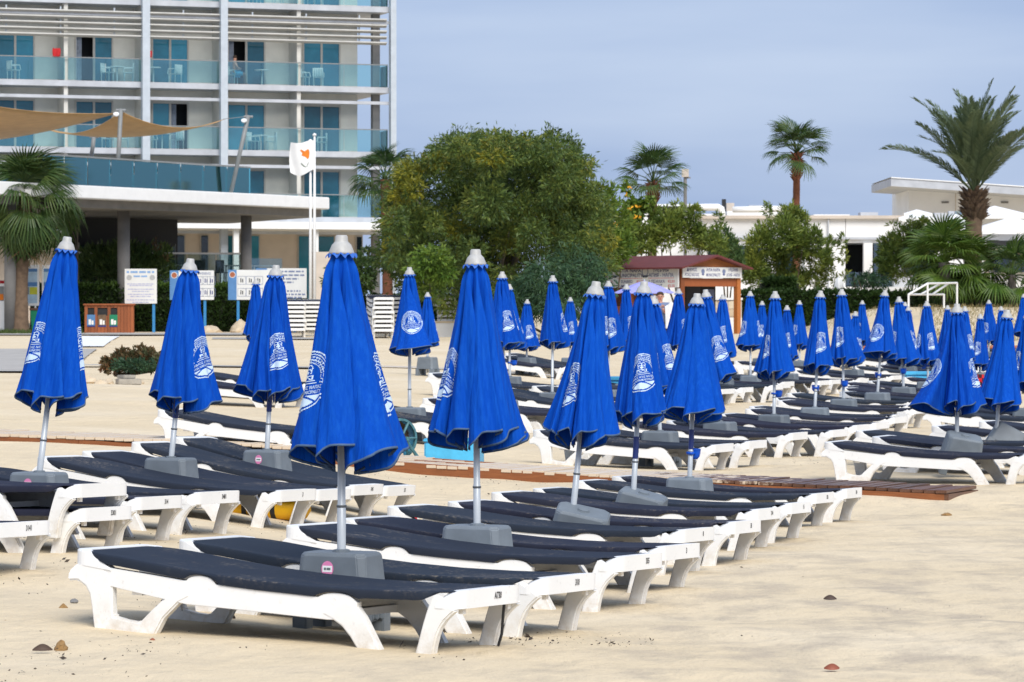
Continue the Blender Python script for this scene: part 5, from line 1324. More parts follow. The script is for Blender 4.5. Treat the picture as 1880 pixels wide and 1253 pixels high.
# second low wall, pillar and bin near the hedge
p = at(845, 575, 98); t = thing('gate_pillar', 'square cream gate pillar beside the clipped hedge', 'pillar', (p.x, p.y, .8)); MB().box(-.22, .22, -.22, .22, -.2, 1.55).obj('shaft', BEIGE, t); MB().box(-.28, .28, -.28, .28, 1.55, 1.65).obj('cap', ROCK, t)
p = at(835, 575, 90); t = thing('low_wall', 'low white wall at the foot of the gate pillar', 'wall', (p.x-.1, p.y, .6)); MB().box(-.6, 1.0, 0, .3, -.2, .62).obj('body', WALLW, t); MB().box(-.62, 1.02, -.02, .32, .62, .68).obj('coping', ROCK, t)
p = at(807, 575, 99); t = thing('notice_post', 'dark grey notice board on a post before the hedge', 'sign', (p.x, p.y, .8)); MB().box(-.07, .07, -.04, .04, -.2, 1.0).obj('post', GREYC, t); MB().box(-.22, .22, -.05, .05, 1.0, 1.75).obj('board', RAILG, t)

# ------------------------------------------------------------ open lilac parasol, person with towel
p = at(1183, 575, 84); z0 = zg(p.x, p.y); t = thing('open_parasol', 'faded lilac parasol standing open in front of the kiosk', 'parasol', (p.x, p.y, z0)); h = Z(516, p.y)-z0; rr = .93; hh = .36
m = MB(); m.V = [(0, 0, h)]
for q in range(4):
    f = (q+1)/4
    for k in range(32):
        th = 2*math.pi*k/32; seg = abs(((k % 4)/4)-.0); dip = .035*f*math.sin(math.pi*(k % 4)/4)
        r = rr*f*(1-.06*math.sin(math.pi*(k % 4)/4)); m.V.append((r*math.cos(th), r*math.sin(th), h - hh*f**1.25 - dip + .0))
m.F = [(0, 1+k, 1+(k+1) % 32) for k in range(32)] + [(1+q*32+k, 1+(q+1)*32+k, 1+(q+1)*32+(k+1) % 32, 1+q*32+(k+1) % 32) for q in range(3) for k in range(32)]
c = m.obj('canopy', LILAC, t); 
MB().tube([(0, 0, -.1), (0, 0, h+.05)], .022, 8).obj('pole', ALU, t)
for k in range(8):
    th = 2*math.pi*k/8; MB().tube([(0, 0, h-.04), (rr*math.cos(th), rr*math.sin(th), h-hh-.02)], .010, 5).obj('rib', ALU, t)

def skin_body(name, verts, edges, radii, mat, parent, root=0, sub=2):
    me = bpy.data.meshes.new(name); me.from_pydata(verts, edges, []); o = ob(name, me, parent)
    sk = o.modifiers.new('skin', 'SKIN'); sk.use_smooth_shade = True
    for i, r in enumerate(radii): me.skin_vertices[0].data[i].radius = (r if isinstance(r, tuple) else (r, r))
    me.skin_vertices[0].data[root].use_root = True
    s = o.modifiers.new('sub', 'SUBSURF'); s.levels = sub; s.render_levels = sub
    me.materials.append(mat); return o
pp = at(1212, 575, 74); pz = zg(pp.x, pp.y); ph = Z(539.5, pp.y) - pz; sc_ = ph/1.74
per = thing('person', 'person in grey-blue shirt and dark shorts holding up a white towel', 'person', (pp.x, pp.y, pz), (0, 0, 0)); per.scale = (sc_,)*3
V = [(0, 0, .95), (0, 0, 1.10), (0, 0, 1.28), (0, 0, 1.42), (0, 0, 1.50), (0, -.01, 1.56), (0, -.015, 1.66), (0, 0, 1.735),
     (-.19, 0, 1.41), (-.26, -.05, 1.20), (-.16, -.22, 1.33), (-.06, -.25, 1.47),
     (.19, 0, 1.41), (.25, -.04, 1.17), (.12, -.24, 1.22), (.06, -.28, 1.33),
     (-.10, 0, .90), (-.11, -.01, .50), (-.11, .02, .08), (-.11, -.14, .03), (.10, 0, .90), (.12, -.03, .50), (.12, .0, .08), (.12, -.16, .03)]
E_ = [(0,1),(1,2),(2,3),(3,4),(4,5),(5,6),(6,7),(3,8),(8,9),(9,10),(10,11),(3,12),(12,13),(13,14),(14,15),(0,16),(16,17),(17,18),(18,19),(0,20),(20,21),(21,22),(22,23)]
Rr_ = [(.17,.12),(.165,.12),(.18,.12),(.13,.10),.062,.075,.098,.07,.075,.058,.045,.036,.075,.058,.045,.036,.10,.068,.048,.045,.10,.068,.048,.045]
skin_body('body', V, E_, Rr_, SKIN, per)
skin_body('shirt', [(0, 0, .88), (0, 0, 1.10), (0, 0, 1.28), (0, 0, 1.43), (-.20, 0, 1.41), (-.255, -.04, 1.22), (.20, 0, 1.41), (.245, -.03, 1.20)], [(0,1),(1,2),(2,3),(3,4),(4,5),(3,6),(6,7)], [(.27,.20),(.25,.19),(.26,.185),(.19,.15),.115,.10,.115,.10], SHIRT, per)
skin_body('shorts', [(0, 0, 1.02), (0, 0, .90), (-.10, 0, .80), (-.12, -.01, .54), (.10, 0, .80), (.13, -.02, .54)], [(0,1),(1,2),(2,3),(1,4),(4,5)], [(.20,.15), (.19,.15), .125, .12, .125, .12], SHORT, per)
h_ = MB().lathe([(.02, 0), (.07, -.008), (.102, -.04), (.110, -.085)][::-1], 16).obj('hair', HAIR, per, smooth=True, loc=(0, .022, 1.785), rot=(R(-20), 0, 0))
for x in (-.035, .035): MB().lathe([(.002, -.012), (.012, -.006), (.014, 0), (.010, .008), (.002, .012)], 8).obj('eye', DARKI, per, loc=(x, -.103, 1.665))
MB().add([(-.016, -.10, 1.63), (.016, -.10, 1.63), (0, -.132, 1.635), (0, -.10, 1.675)], [(0,1,2),(0,2,3),(1,3,2),(0,3,1)]).obj('nose', SKIN, per)
MB().box(-.028, .028, -.106, -.098, 1.595, 1.604).obj('mouth', REDT, per)
for x in (-1, 1): MB().lathe([(.004, -.03), (.018, -.01), (.018, .015), (.004, .03)], 8).obj('ear', SKIN, per, loc=(x*.098, .0, 1.655))
for hx_, hy_, hz_ in ((-.06, -.26, 1.49), (.06, -.29, 1.35)):
    for k in range(5):
        l = (.055, .075, .08, .075, .06)[k]; bx_ = hx_ + (k-2)*.017
        MB().tube([(bx_, hy_, hz_), (bx_+.004*(k-2), hy_-.025, hz_+l*.5), (bx_+.006*(k-2), hy_-.010, hz_+l)] if k else [(bx_, hy_, hz_-.01), (bx_-.02, hy_-.02, hz_+.02), (bx_-.015, hy_-.03, hz_+.045)], [.010, .009, .007], 6).obj('finger', SKIN, per, smooth=True)
tw = thing('towel', 'white towel with a small pink mark, held up beside the person', 'towel', (pp.x+.11*sc_, pp.y-.36, pz+1.38*sc_))
m = MB()
for i in range(13):
    for j in range(15):
        a = i/12; b_ = j/14; m.V.append((.02+.30*a*(1+.06*math.sin(b_*5)), -.02+.03*math.sin(a*9+b_*3), .10*math.sin(a*3.1)*(1-b_) - .62*b_ - .02*math.sin(a*7)))
m.F = [(i*15+j, i*15+j+1, (i+1)*15+j+1, (i+1)*15+j) for i in range(12) for j in range(14)]
o = m.obj('cloth', WHITE, tw, smooth=True); o.scale = (sc_,)*3; md = o.modifiers.new('thick', 'SOLIDIFY'); md.thickness = .01
MB().add([(.15, -.055, -.20), (.19, -.055, -.20), (.20, -.055, -.27), (.17, -.055, -.29), (.14, -.055, -.27)], [(0,1,2,3,4)]).obj('pink_mark', PINK, tw)
# guest sitting on a balcony
gpv = Vector((HA.x, HA.y, 0)) + hx*fx(438) + hyv*.55
g_ = thing('person', 'person sitting on the fourth upper hotel balcony, bare arms, light-blue shorts', 'person', (gpv.x, gpv.y, FZ[2]+HGZ), (0, 0, math.atan2(hx.y, hx.x)))
V = [(0, 0, .52), (-.03, 0, .75), (-.06, 0, .98), (-.05, 0, 1.08), (-.03, 0, 1.14), (-.02, 0, 1.25), (-.06, -.17, .96), (.04, -.22, .76), (.22, -.16, .70), (-.06, .17, .96), (.04, .22, .76), (.22, .16, .70), (.02, -.09, .50), (.42, -.10, .50), (.44, -.10, .10), (.54, -.10, .04), (.02, .09, .50), (.42, .10, .50), (.44, .10, .10), (.54, .10, .04)]
E_ = [(0,1),(1,2),(2,3),(3,4),(4,5),(2,6),(6,7),(7,8),(2,9),(9,10),(10,11),(0,12),(12,13),(13,14),(14,15),(0,16),(16,17),(17,18),(18,19)]
skin_body('body', V, E_, [.15,.14,.15,.06,.09,.085,.07,.05,.04,.07,.05,.04,.09,.07,.05,.045,.09,.07,.05,.045], SKIN, g_)
skin_body('shorts', [(0, 0, .52), (.04, -.09, .51), (.34, -.10, .51), (.04, .09, .51), (.34, .10, .51)], [(0,1),(1,2),(0,3),(3,4)], [.165, .11, .10, .11, .10], CYAN, g_)
MB().lathe([(.02, 0), (.08, -.02), (.10, -.08), (.095, -.12)][::-1], 12).obj('hair', HAIR, g_, loc=(-.03, 0, 1.345), smooth=True)
# ------------------------------------------------------------ signs, bins and boards on the left
def board(label, px0, px1, py0, py1, d, mat, posts, postmat=POSTB, name='sign_board', cat='sign', rot=0, th=.05):
    a = at(px0, py1, d); b_ = at(px1, py0, d); cx = (a.x+b_.x)/2; z0 = zg(cx, a.y); W = b_.x-a.x; H = b_.z-a.z
    t = thing(name, label, cat, (cx, a.y, z0), (0, 0, rot)); zb = a.z-z0
    MB().box(-W/2, W/2, -th/2, th/2, zb, zb+H).obj('panel', mat, t, bevel=.01)
    for p in posts: x = X(p, a.y)-cx; MB().box(x-.05, x+.05, th/2+.002, th/2+.09, -.2, zb+H-.05).obj('post', postmat, t)
    return t, W, H, zb, -th/2-.004
def put_text(t, body, size, mat, x, z, y, sx=1): 
    o = ob('lettering', textmesh(body, size, mat, 0, size*.015), t, loc=(x, y, z), rot=(R(90), 0, 0)); o.scale = (sx, 1, 1); return o
t, W, H, zb, yf = board('white information board with small blue print on one blue post', 229, 288, 494, 558, 102.6, SIGNW, [282])
def print_line(t, x0, x1, z, y, h, mat, seed):
    q = random.Random(seed); m = MB(); x = x0
    while x < x1-.01:
        w = min(q.uniform(.5, 2.6)*h*1.6, x1-x); m.box(x, x+w, y-.001, y, z-h/2, z+h/2); x += w + h*.7
    m.obj('print_line', mat, t)
PALEB = plain('pale_blue_print_ink', (.22, .38, .66), .6); PALEL = plain('pale_lilac_print_ink', (.40, .42, .62), .6)
print_line(t, -W*.44, W*.42, zb+H-.12, yf, .075, PALEB, 1); print_line(t, -W*.22, W*.20, zb+H-.28, yf, .06, PALEB, 2)
for k, (z, wq) in enumerate(((.57, .42), (.63, .35), (.77, .40), (.85, .27), (.96, .40), (1.04, .32), (1.17, .43), (1.26, .26))): print_line(t, -W*wq, W*wq, zb+H-z, yf, .034, PALEL, 10+k)
for s in (-1, 1): MB().lathe([(.10, 0), (.10, .003)], 18).obj('crest', plain('grey_crest', (.42, .43, .44), .6), t, loc=(s*W*.36, yf, zb+H-.33), rot=(R(90), 0, 0))
for (px0, px1, py0, py1, lb, post, txt, d) in ((312, 393, 497, 551, 'blue and white convenience sign with four pictogram squares, behind second parasol', [376], 'CONVENIENCE', 102.6), (419, 497, 496, 551, 'blue and white sign with pictogram squares, left of third parasol', [437], '', 102.7)):
    t, W, H, zb, yf = board(lb, px0, px1, py0, py1, d, SIGNW, post)
    MB().box(-W/2-.002, -W/2+W*.20, yf-.001, yf+.003, zb-.002, zb+H+.002).obj('blue_band', SIGNB, t)
    MB().lathe([(.12, 0), (.12, .004)], 20).obj('badge_ring', SIGNW, t, loc=(-W/2+W*.10, yf-.002, zb+H-.18), rot=(R(90), 0, 0)); MB().lathe([(.10, 0), (.10, .006)], 20).obj('badge', plain('badge_orange', (.36, .11, .05), .6), t, loc=(-W/2+W*.10, yf-.003, zb+H-.18), rot=(R(90), 0, 0))
    if txt: put_text(t, txt, .13, GREYT, W*.26, zb+H-.12, yf-.002, .62)
    o0 = 0 if txt else -.35*W
    cols = (.02, .17, .32, .44) if txt else (-.18, .02, .22, .42)
    for ci, cx_ in enumerate(cols[1:] if txt else cols[:3]):
        for rz2 in (H*.52, H*.12):
            x = cx_*W; s = .155
            m = MB(); zc2 = zb+rz2+.15
            for q in ((-s, s, s-.012, s), (-s, s, -s, -s+.012)): m.box(x+q[0], x+q[1], yf-.003, yf-.001, zc2+q[2], zc2+q[3])
            for q in (-s, s-.012): m.box(x+q, x+q+.012, yf-.003, yf-.001, zc2-s, zc2+s)
            m.obj('pictogram_frame', GREYT, t); MB().box(x-.05, x-.015, yf-.003, yf-.001, zc2-.08, zc2+.08).box(x+.02, x+.055, yf-.003, yf-.001, zc2-.08, zc2+.06).obj('pictogram', NAVYT if txt else INK, t)
t, W, H, zb, yf = board('pale notice board with blue lines of print behind the third parasol', 470, 563, 493, 548, 103.3, SIGNW, [541], POSTB)
MB().box(-W/2-.002, -W/2+W*.22, yf-.001, yf+.003, zb-.002, zb+H+.002).obj('blue_band', SIGNB, t); MB().lathe([(.12, 0), (.12, .004)], 20).obj('badge', SIGNW, t, loc=(-W/2+W*.11, yf-.002, zb+H-.2), rot=(R(90), 0, 0))
for k, (z, wq) in enumerate(((.12, .47), (.26, .47), (.40, .34), (.53, .24), (.86, .38), (.99, .47), (1.11, .42), (1.23, .22))): print_line(t, -W*.22, W*wq, zb+H-z, yf-.002, .06, GREYT, 40+k)
# poster cases
for px0, px1, lb in ((37, 72, 'white framed poster case with blue and yellow map, beside the palm'), (77, 112, 'white framed poster case half hidden by the leftmost parasol')):
    t, W, H, zb, yf = board(lb, px0, px1, 487, 562, 101, WHITE, [], name='poster_case', cat='notice case')
    MB().box(-W/2+.07, W/2-.07, yf, yf+.003, zb+.10, zb+H-.13).obj('poster', plain('pale_blue_print', (.42, .58, .72), .4), t)
    MB().box(-W/2+.07, W/2-.07, yf-.002, yf+.001, zb+H*.48, zb+H*.58).obj('blue_stripe', SIGNB, t); MB().box(-W/2+.07, -.02, yf-.002, yf+.001, zb+H*.28, zb+H*.46).obj('photo_print', RAILG, t)
    MB().box(.0, W/2-.07, yf-.002, yf+.001, zb+H*.28, zb+H*.46).obj('map_print', plain('yellow_print', (.55, .55, .04), .5), t); MB().box(-W/2+.07, W/2-.07, yf-.002, yf+.001, zb+H-.25, zb+H-.14).obj('title_band', SIGNB, t)
    for s in (-.3, .3): MB().box(s*W-.03, s*W+.03, -.02, .02, -.2, zb+.01).obj('leg', WHITE, t)
a = at(36, 575, 100.4); zz = Z(493, a.y); t = thing('arrow_sign', 'small pale arrow-shaped sign on the palm trunk', 'sign', (a.x, a.y-.25, zz))
MB().add([(-.30, 0, 0), (-.22, 0, .11), (.28, 0, .11), (.28, 0, -.11), (-.22, 0, -.11), (-.30, .03, 0), (-.22, .03, .11), (.28, .03, .11), (.28, .03, -.11), (-.22, .03, -.11)], [(0,4,3,2,1), (5,6,7,8,9)] + [(i, (i+1) % 5, 5+(i+1) % 5, 5+i) for i in range(5)]).obj('panel', SIGNW, t)
put_text(t, 'Maistrs', .15, INK, 0, 0, -.004, .8); MB().box(-.02, .02, .031, .5, -.02, .02).obj('bracket', GREYC, t)
a = at(2, 575, 99); t = thing('red_topped_stand', 'white stand with red top at the left picture edge', 'stand', (a.x, a.y, zg(a.x, a.y)))
hs = Z(515, a.y)-zg(a.x, a.y); MB().box(-.25, .17, -.1, .1, -.1, hs).obj('panel', WHITE, t); MB().box(-.251, .171, -.104, -.101, hs-.12, hs-.01).obj('red_band', RED, t); MB().box(-.2, .12, -.104, -.101, hs-.75, hs-.22).obj('photo_print', RAILG, t); MB().box(-.1, .10, -.107, -.105, hs-.72, hs-.5).obj('orange_print', ORAN, t)
for px, lb, w in ((12, 'green litter bin left of the palm trunk', .16), (68, 'green litter bin under the poster case', .22)):
    a = at(px, 575, 99.2); t = thing('litter_bin', lb, 'bin', (a.x, a.y, zg(a.x, a.y)), (0, 0, 0), 'green litter bins')
    MB().add([(-w*.7, -.15, 0), (w*.7, -.15, 0), (w*.7, .15, 0), (-w*.7, .15, 0), (-w, -.2, .85), (w, -.2, .85), (w, .2, .85), (-w, .2, .85)], [(0,3,2,1),(4,5,6,7),(0,1,5,4),(1,2,6,5),(2,3,7,6),(3,0,4,7)]).obj('body', GREENB, t); MB().box(-w*1.1, w*1.1, -.23, .23, .85, .93).obj('lid', plain('brown_lid', (.10, .045, .025), .6), t)
# wooden recycling cabinet
a = at(155, 575, 101.8); b_ = at(245, 575, 101.8); z0 = zg(a.x, a.y); t = thing('recycling_cabinet', 'reddish slatted wooden recycling cabinet with three openings', 'bin', (a.x, a.y, z0), (0, 0, R(4))); W = b_.x-a.x; H = Z(558, a.y)-z0
MB().box(.05, W-.05, .05, .75, 0, H-.06).obj('carcass', DARKI, t); ns_ = 15
for k in range(ns_):
    x0 = W*k/ns_+.005; x1 = W*(k+1)/ns_-.005; fc = (x0+x1)/2/W
    cut = any(c0 < fc < c1 for c0, c1 in ((.06, .21), (.285, .44), (.52, .665)))
    if cut: MB().box(x0, x1, 0, .048, 0, H*.58).obj('slat', WOODR, t); MB().box(x0, x1, 0, .048, H*.86, H-.06).obj('slat', WOODR, t)
    else: MB().box(x0, x1, 0, .048, 0, H-.06).obj('slat', WOODR, t)
for k in range(5): MB().box(W-.049, W-.004, .05+k*.14, .05+k*.14+.13, 0, H-.06).obj('slat', WOODR, t)
MB().box(-.04, W+.04, -.05, .82, H-.058, H).obj('lid', WOODR, t)
for x, mt in ((.135, SIGNB), (.36, BARK), (.59, GREENB)):
    MB().box(x*W-.15, x*W+.15, -.012, -.002, H*.20, H*.62).obj('label_panel', mt, t); MB().box(x*W-.09, x*W+.0, -.016, -.0125, H*.28, H*.46).box(x*W+.02, x*W+.09, -.016, -.0125, H*.28, H*.42).obj('pictogram', WHITE, t); MB().box(x*W-.15, x*W+.15, -.016, -.0125, H*.20, H*.25).obj('label_strip', NAVYT, t)
# paths
def strip(name, pts, mat, lift=.03):
    """flat sheet following the sand, pts is a px/d outline split in rows"""
    m = MB(); 
    for (pa, pb, d) in pts:
        for q in range(9):
            p = at(pa + (pb-pa)*q/8, 575, d); m.V.append((p.x, p.y, zg(p.x, p.y)+lift))
    m.F = [(r*9+q, r*9+q+1, (r+1)*9+q+1, (r+1)*9+q) for r in range(len(pts)-1) for q in range(8)]
    o = m.obj(name, mat); o['kind'] = 'structure'; return o
strip('path', [(-60, 470, 93 + 1.2*k) for k in range(6)], PATHM, .035)
strip('path', [(110 + 0*k, 190 + 5*k, 74 + 2.6*k) for k in range(7)], PATHW, .03)
strip('path', [(-60, 130 + 8*k, 52 + 3.2*k) for k in range(7)], PATHM, .028)
strip('path', [(390, 640, 84+k) for k in range(4)], PATHM, .03)
strip('path', [(150, 660, 56.4+.7*k) for k in range(2)], PATHM, .03)
strip('path', [(640, 1130, 58+.7*k) for k in range(2)], BEIGE, .03)
for pts, lb in (([(1480 + 22*k, 583.5 + 1.15*k) for k in range(20)], 'low wooden edging along the sand before the dry grass bank'),):
    m = MB(); P = []
    for px, py in pts:
        p = at(px, py, 78); P.append((p.x, p.y, zg(p.x, p.y)+.05))
    MB().tube(P, .07, 6).obj('path_edging', WOODR); tag(bpy.data.objects['path_edging'], lb, 'edging')
# grass
def grass(name, label, pxr, dr, n, mat, h, seed):
    rg = np.random.RandomState(seed); P = []
    for _ in range(n):
        p = at(rg.uniform(*pxr), 575, rg.uniform(*dr)); P.append((p.x, p.y, zg(p.x, p.y)-.01))
    o = ob(name, leaf_mesh(name, P, h, mat, seed, 9, 0, np.tile([[0, 0, 1.2]], (n, 1)))); tag(o, label, None, None, 'stuff'); return o
grass('dry_grass', 'dry yellowish grass on the sandy bank at right', (1690, 1900), (84, 98), 3600, GRASS, .17, 61)
grass('dry_grass', 'sparse dry grass at the foot of the long hedge', (1390, 1690), (95, 100.5), 900, GRASS, .14, 62)
grass('lawn', 'green grass around the left palm', (-40, 150), (95.5, 104), 6000, GRASSG, .18, 63)
# dry low plant and rocks on the left sand
def rock(label, px, py, d, w, h, mat, seed, group=None, name='rock', cat='rock'):
    rg = random.Random(seed); p = at(px, py, d); z0 = zg(p.x, p.y); m = MB().lathe([(.55, -.25), (.95, .0), (1.0, .25), (.85, .55), (.5, .85), (.1, 1.0)], 9)
    m.V = [(x*w/2*rg.uniform(.78, 1.2), y*w/2*rg.uniform(.7, 1.1), z*h*rg.uniform(.85, 1.12)) for x, y, z in m.V]
    o = m.obj(name, mat, bevel=.0); o.location = (p.x, p.y, z0-.12*h); o.rotation_euler = (0, 0, rg.uniform(0, 6)); return tag(o, label, cat, group)
bb = gp(236, 48.5); zb = zg(*bb)
blob_tree('low_succulent', 'low reddish-green succulent plant on the sand left of second parasol', 'plant', (bb[0], bb[1], zb), pxclumps([(215, 668, 28, 12), (245, 664, 34, 14), (275, 662, 26, 16), (225, 655, 16, 12), (262, 652, 22, 12), (205, 676, 20, 8), (300, 668, 20, 12)], 48.5, 3, .25), 5200, .075, RLEAF, 71, aspect=2.2, droop=-.4, extra=[(pxclumps([(250, 672, 44, 9), (280, 670, 26, 9)], 48.2, 1, .2), 1300, .07, BLEAF, 'green_leaves')])
for i, (px, py, d, w, h, mt, lb) in enumerate([(158, 692, 46, .36, .18, ROCK, 'largest pale rock left of the succulent plant'), (185, 696, 45.5, .24, .10, ROCK, 'small pale rock in the middle of the group below the succulent'), (200, 692, 46, .20, .10, ROCK, 'right small pale rock of the group below the succulent'),
        (385, 600, 100, .95, .30, ROCK, 'flat pale boulder at the foot of the convenience sign'), (441, 598, 100, .70, .55, ROCK, 'rounded pale boulder at the foot of the pictogram sign'), (255, 688, 46.5, .22, .08, ROCK, 'small tan rock right of the grey concrete blocks')]):
    rock(lb, px, py, d, w, h, mt, 80+i)
for px, d, w, hh, dz, lb in ((236, 46, .40, .10, 0, 'lower grey concrete block below the succulent plant'), (232, 46.1, .24, .06, .10, 'upper grey concrete block resting on the lower one')):
    p = at(px, 575, d); o = MB().box(-w/2, w/2, -.12, .12, 0, hh).obj('concrete_block', plain('block_grey', (.36, .33, .28), .9, .2, 9, .5), bevel=.012); o.location = (p.x, p.y, zg(p.x, p.y)+dz-.01); o.rotation_euler = (0, 0, .35 + dz*3); tag(o, lb, 'block', 'concrete blocks')
# striped marker post at left
p = at(138, 575, 46.4); z0 = zg(p.x, p.y); t = thing('marker_post', 'short post with black, teal, white and red bands beside leftmost parasol', 'marker post', (p.x, p.y, z0))
for a, b_, mt, nm in ((-.1, .13, CYAN, 'teal_band'), (.13, .19, RED, 'red_band'), (.19, .36, WHITE, 'white_band'), (.36, .43, TEALM, 'teal_band'), (.43, .54, DARKI, 'black_band')): MB().box(-.045, .045, -.045, .045, a, b_-.001).obj(nm, mt, t)
put_text(t, 'O', .10, INK, 0, .275, -.047)

# ------------------------------------------------------------ stacked sunbeds before the hedge
PXS = [(541, 90, 7, -1.48), (573, 92, 7, -1.50), (697, 88, 8, -1.42), (727, 92, 8, -1.5), (838, 92, 8, -1.9)]
SNM = ['leftmost stack by the notice boards', 'second stack from the left', 'stack right of the largest parasol', 'fourth stack from the left', 'stack right of the second small parasol']
for (px, d, n, rz), nm in zip(PXS, SNM):
    p = at(px, 575, d); z0 = zg(p.x, p.y)
    for k in range(n):
        o = make_lounger('white sunbed, %s from the ground in the %s' % (['lowest', 'second', 'third', 'fourth', 'fifth', 'sixth', 'seventh', 'topmost'][k] if k < n-1 else 'topmost', nm), 'stacked sunbeds by the hedge', (p.x + rnd.uniform(-.02, .02), p.y, z0 + k*.145), (0, 0, rz + rnd.uniform(-.02, .02)), detail=False)

# ------------------------------------------------------------ beach clutter
# cable drum and box, light blue
p = at(703, 575, 29.2); z0 = zg(p.x, p.y); t = thing('cable_drum', 'light blue drum on a rusty teal frame behind the largest parasol', 'drum', (p.x, p.y, z0-.02), (0, 0, R(38)))
M = Matrix.Translation((0, 0, .24)) @ Matrix.Rotation(R(90), 4, 'X')
MB().lathe([(.21, -.28), (.21, .30), (.205, .31)], 28, cap=False).xf(M).obj('shell', CYAN, t, smooth=True); MB().lathe([(.0, .2), (.20, .2)], 24, cap=False).xf(M).obj('inner_disc', BARK, t)
MB().lathe([(.215, .30), (.215, .33), (.19, .33), (.19, .30)], 28, cap=False).xf(M).obj('rim', TEALM, t)
for k in range(3):
    a = k*math.pi/3; MB().tube([(.20*math.cos(a), -.33, .24+.20*math.sin(a)), (-.20*math.cos(a), -.33, .24-.20*math.sin(a))], .014, 6).obj('spoke', TEALM, t)
MB().tube([(0, -.46, .24), (0, .3, .24)], .022, 8).obj('axle', TEALM, t); MB().box(-.30, .30, -.42, -.38, .0, .03).obj('foot', TEALM, t); MB().tube([(-.2, -.40, .0), (.0, -.40, .24), (.2, -.40, .0)], .02, 6).obj('frame', TEALM, t)
p = at(834, 575, 29.2); z0 = zg(p.x, p.y); t = thing('blue_box', 'flat light blue storage box behind the second front parasol', 'box', (p.x, p.y, z0), (0, 0, R(-6))); MB().box(-.30, .30, -.2, .2, -.02, .23).obj('body', CYAN, t, bevel=.015); MB().box(-.312, .312, -.212, .212, .23, .265).obj('lid', CYAN, t, bevel=.01); MB().lathe([(.015, 0), (.015, .004)], 10).obj('bolt', BARK, t, loc=(.10, -.201, .17), rot=(R(90), 0, 0))
for px, d, lb in ((1131, 47, 'turquoise cool box between far parasols, left of the kiosk'), (1692, 51, 'turquoise cool box under the far right-hand parasols')):
    p = at(px, 575, d); t = thing('cool_box', lb, 'box', (p.x, p.y, zg(p.x, p.y)+.0), (0, 0, .1), 'turquoise boxes'); MB().box(-.34, .34, -.2, .2, 0, .40).obj('body', CYAN, t, bevel=.02); MB().box(-.36, .36, -.22, .22, .40, .47).obj('lid', CYAN, t, bevel=.015)
# yellow float under the left row
p = at(482, 575, 21.0); z0 = zg(p.x, p.y); t = thing('yellow_float', 'yellow rescue float lying under the left row of sunbeds', 'float', (p.x, p.y, z0+.07), (0, 0, R(-20))); MB().lathe([(.02, -.40), (.075, -.36), (.09, -.3), (.09, .3), (.075, .36), (.02, .40)], 16).xf(Matrix.Rotation(R(90), 4, 'Y')).obj('body', YELL, t, smooth=True)
for x in (-.12, .12): MB().lathe([(.092, -.02), (.092, .02)], 16, cap=False).xf(Matrix.Translation((x, 0, 0)) @ Matrix.Rotation(R(90), 4, 'Y')).obj('strap', DARKI, t)
p = at(706, 575, 35.5); o = MB().lathe([(.05, 0), (.09, .015), (.08, .04), (.02, .05)], 12).obj('plastic_scrap', YELL, smooth=True); o.location = (p.x, p.y, zg(p.x, p.y)); o.scale = (1.4, .8, 1); tag(o, 'small yellow plastic lid on the sand left of a far parasol', 'litter')
# crushed can and bits by the boardwalk
p = at(753, 918, 22.6); z0 = zg(p.x, p.y); t = thing('drink_can', 'crushed red and white drink can on the littered sand', 'can', (p.x, p.y, z0+.03), (0, 0, .25))
m = MB().lathe([(.022, -.075), (.031, -.065), (.031, .065), (.024, .075)], 14).xf(Matrix.Rotation(R(90), 4, 'Y')); m.V = [(x, y*(1-.25*math.exp(-(x/.03)**2)), z*(1-.35*math.exp(-((x+.01)/.03)**2))) for x, y, z in m.V]; m.obj('body', plain('can_white', (.62, .58, .52), .4), t, smooth=True)
MB().lathe([(.0318, .015), (.0318, .055)], 14, cap=False).xf(Matrix.Rotation(R(90), 4, 'Y')).obj('red_band', RED, t, smooth=True)
for i, (px, py, d, w, h, mt, lb, nm) in enumerate([(752, 904, 23.2, .09, .05, YELL, 'yellow foam scrap above the crushed can', 'foam_scrap'), (737, 908, 23.0, .10, .05, ROCK, 'pale stone beside the crushed can', 'stone'),
        (300, 862, 0, .055, .04, STONE, 'tan stone left of the nearest sunbed, upper one', 'stone'), (335, 865, 0, .05, .018, GREYC, 'grey pebble beside the upper tan stone', 'stone')]):
    if d == 0: d = 15.5
    rock(lb, px, py, d, w, h, mt, 120+i, None, nm, 'stone' if nm == 'stone' else 'litter')
def ground_d(py, x=0): 
    d = 14.
    for _ in range(20):
        xx = (0)/1; d = (EYE - zg(x, d*K))*5000/(py-HY)
    return d
for i, (px, py, w, h, mt, lb, nm) in enumerate([(116, 1120, .06, .04, STONE, 'tan stone on the sand left of the nearest sunbed head', 'stone'), (112, 1188, .06, .045, STONE, 'tan stone at lower left, nearest to the picture corner', 'stone'), (136, 1104, .05, .02, GREYC, 'small grey pebble above the tan stone at left', 'stone'),
        (10, 1141, .07, .015, STONE, 'flat brown stone at the left picture edge', 'stone'), (280, 1176, .04, .02, plain('brick_bit', (.30, .10, .05), .9), 'small reddish stone below the nearest sunbed head', 'stone'), (1738, 946, .10, .025, STONE, 'small tan clod on the bare sand at right', 'stone')]):
    d = ground_d(py, X(px, 15*K)); rock(lb, px, py, d, w, h, mt, 140+i, None, nm, 'stone')
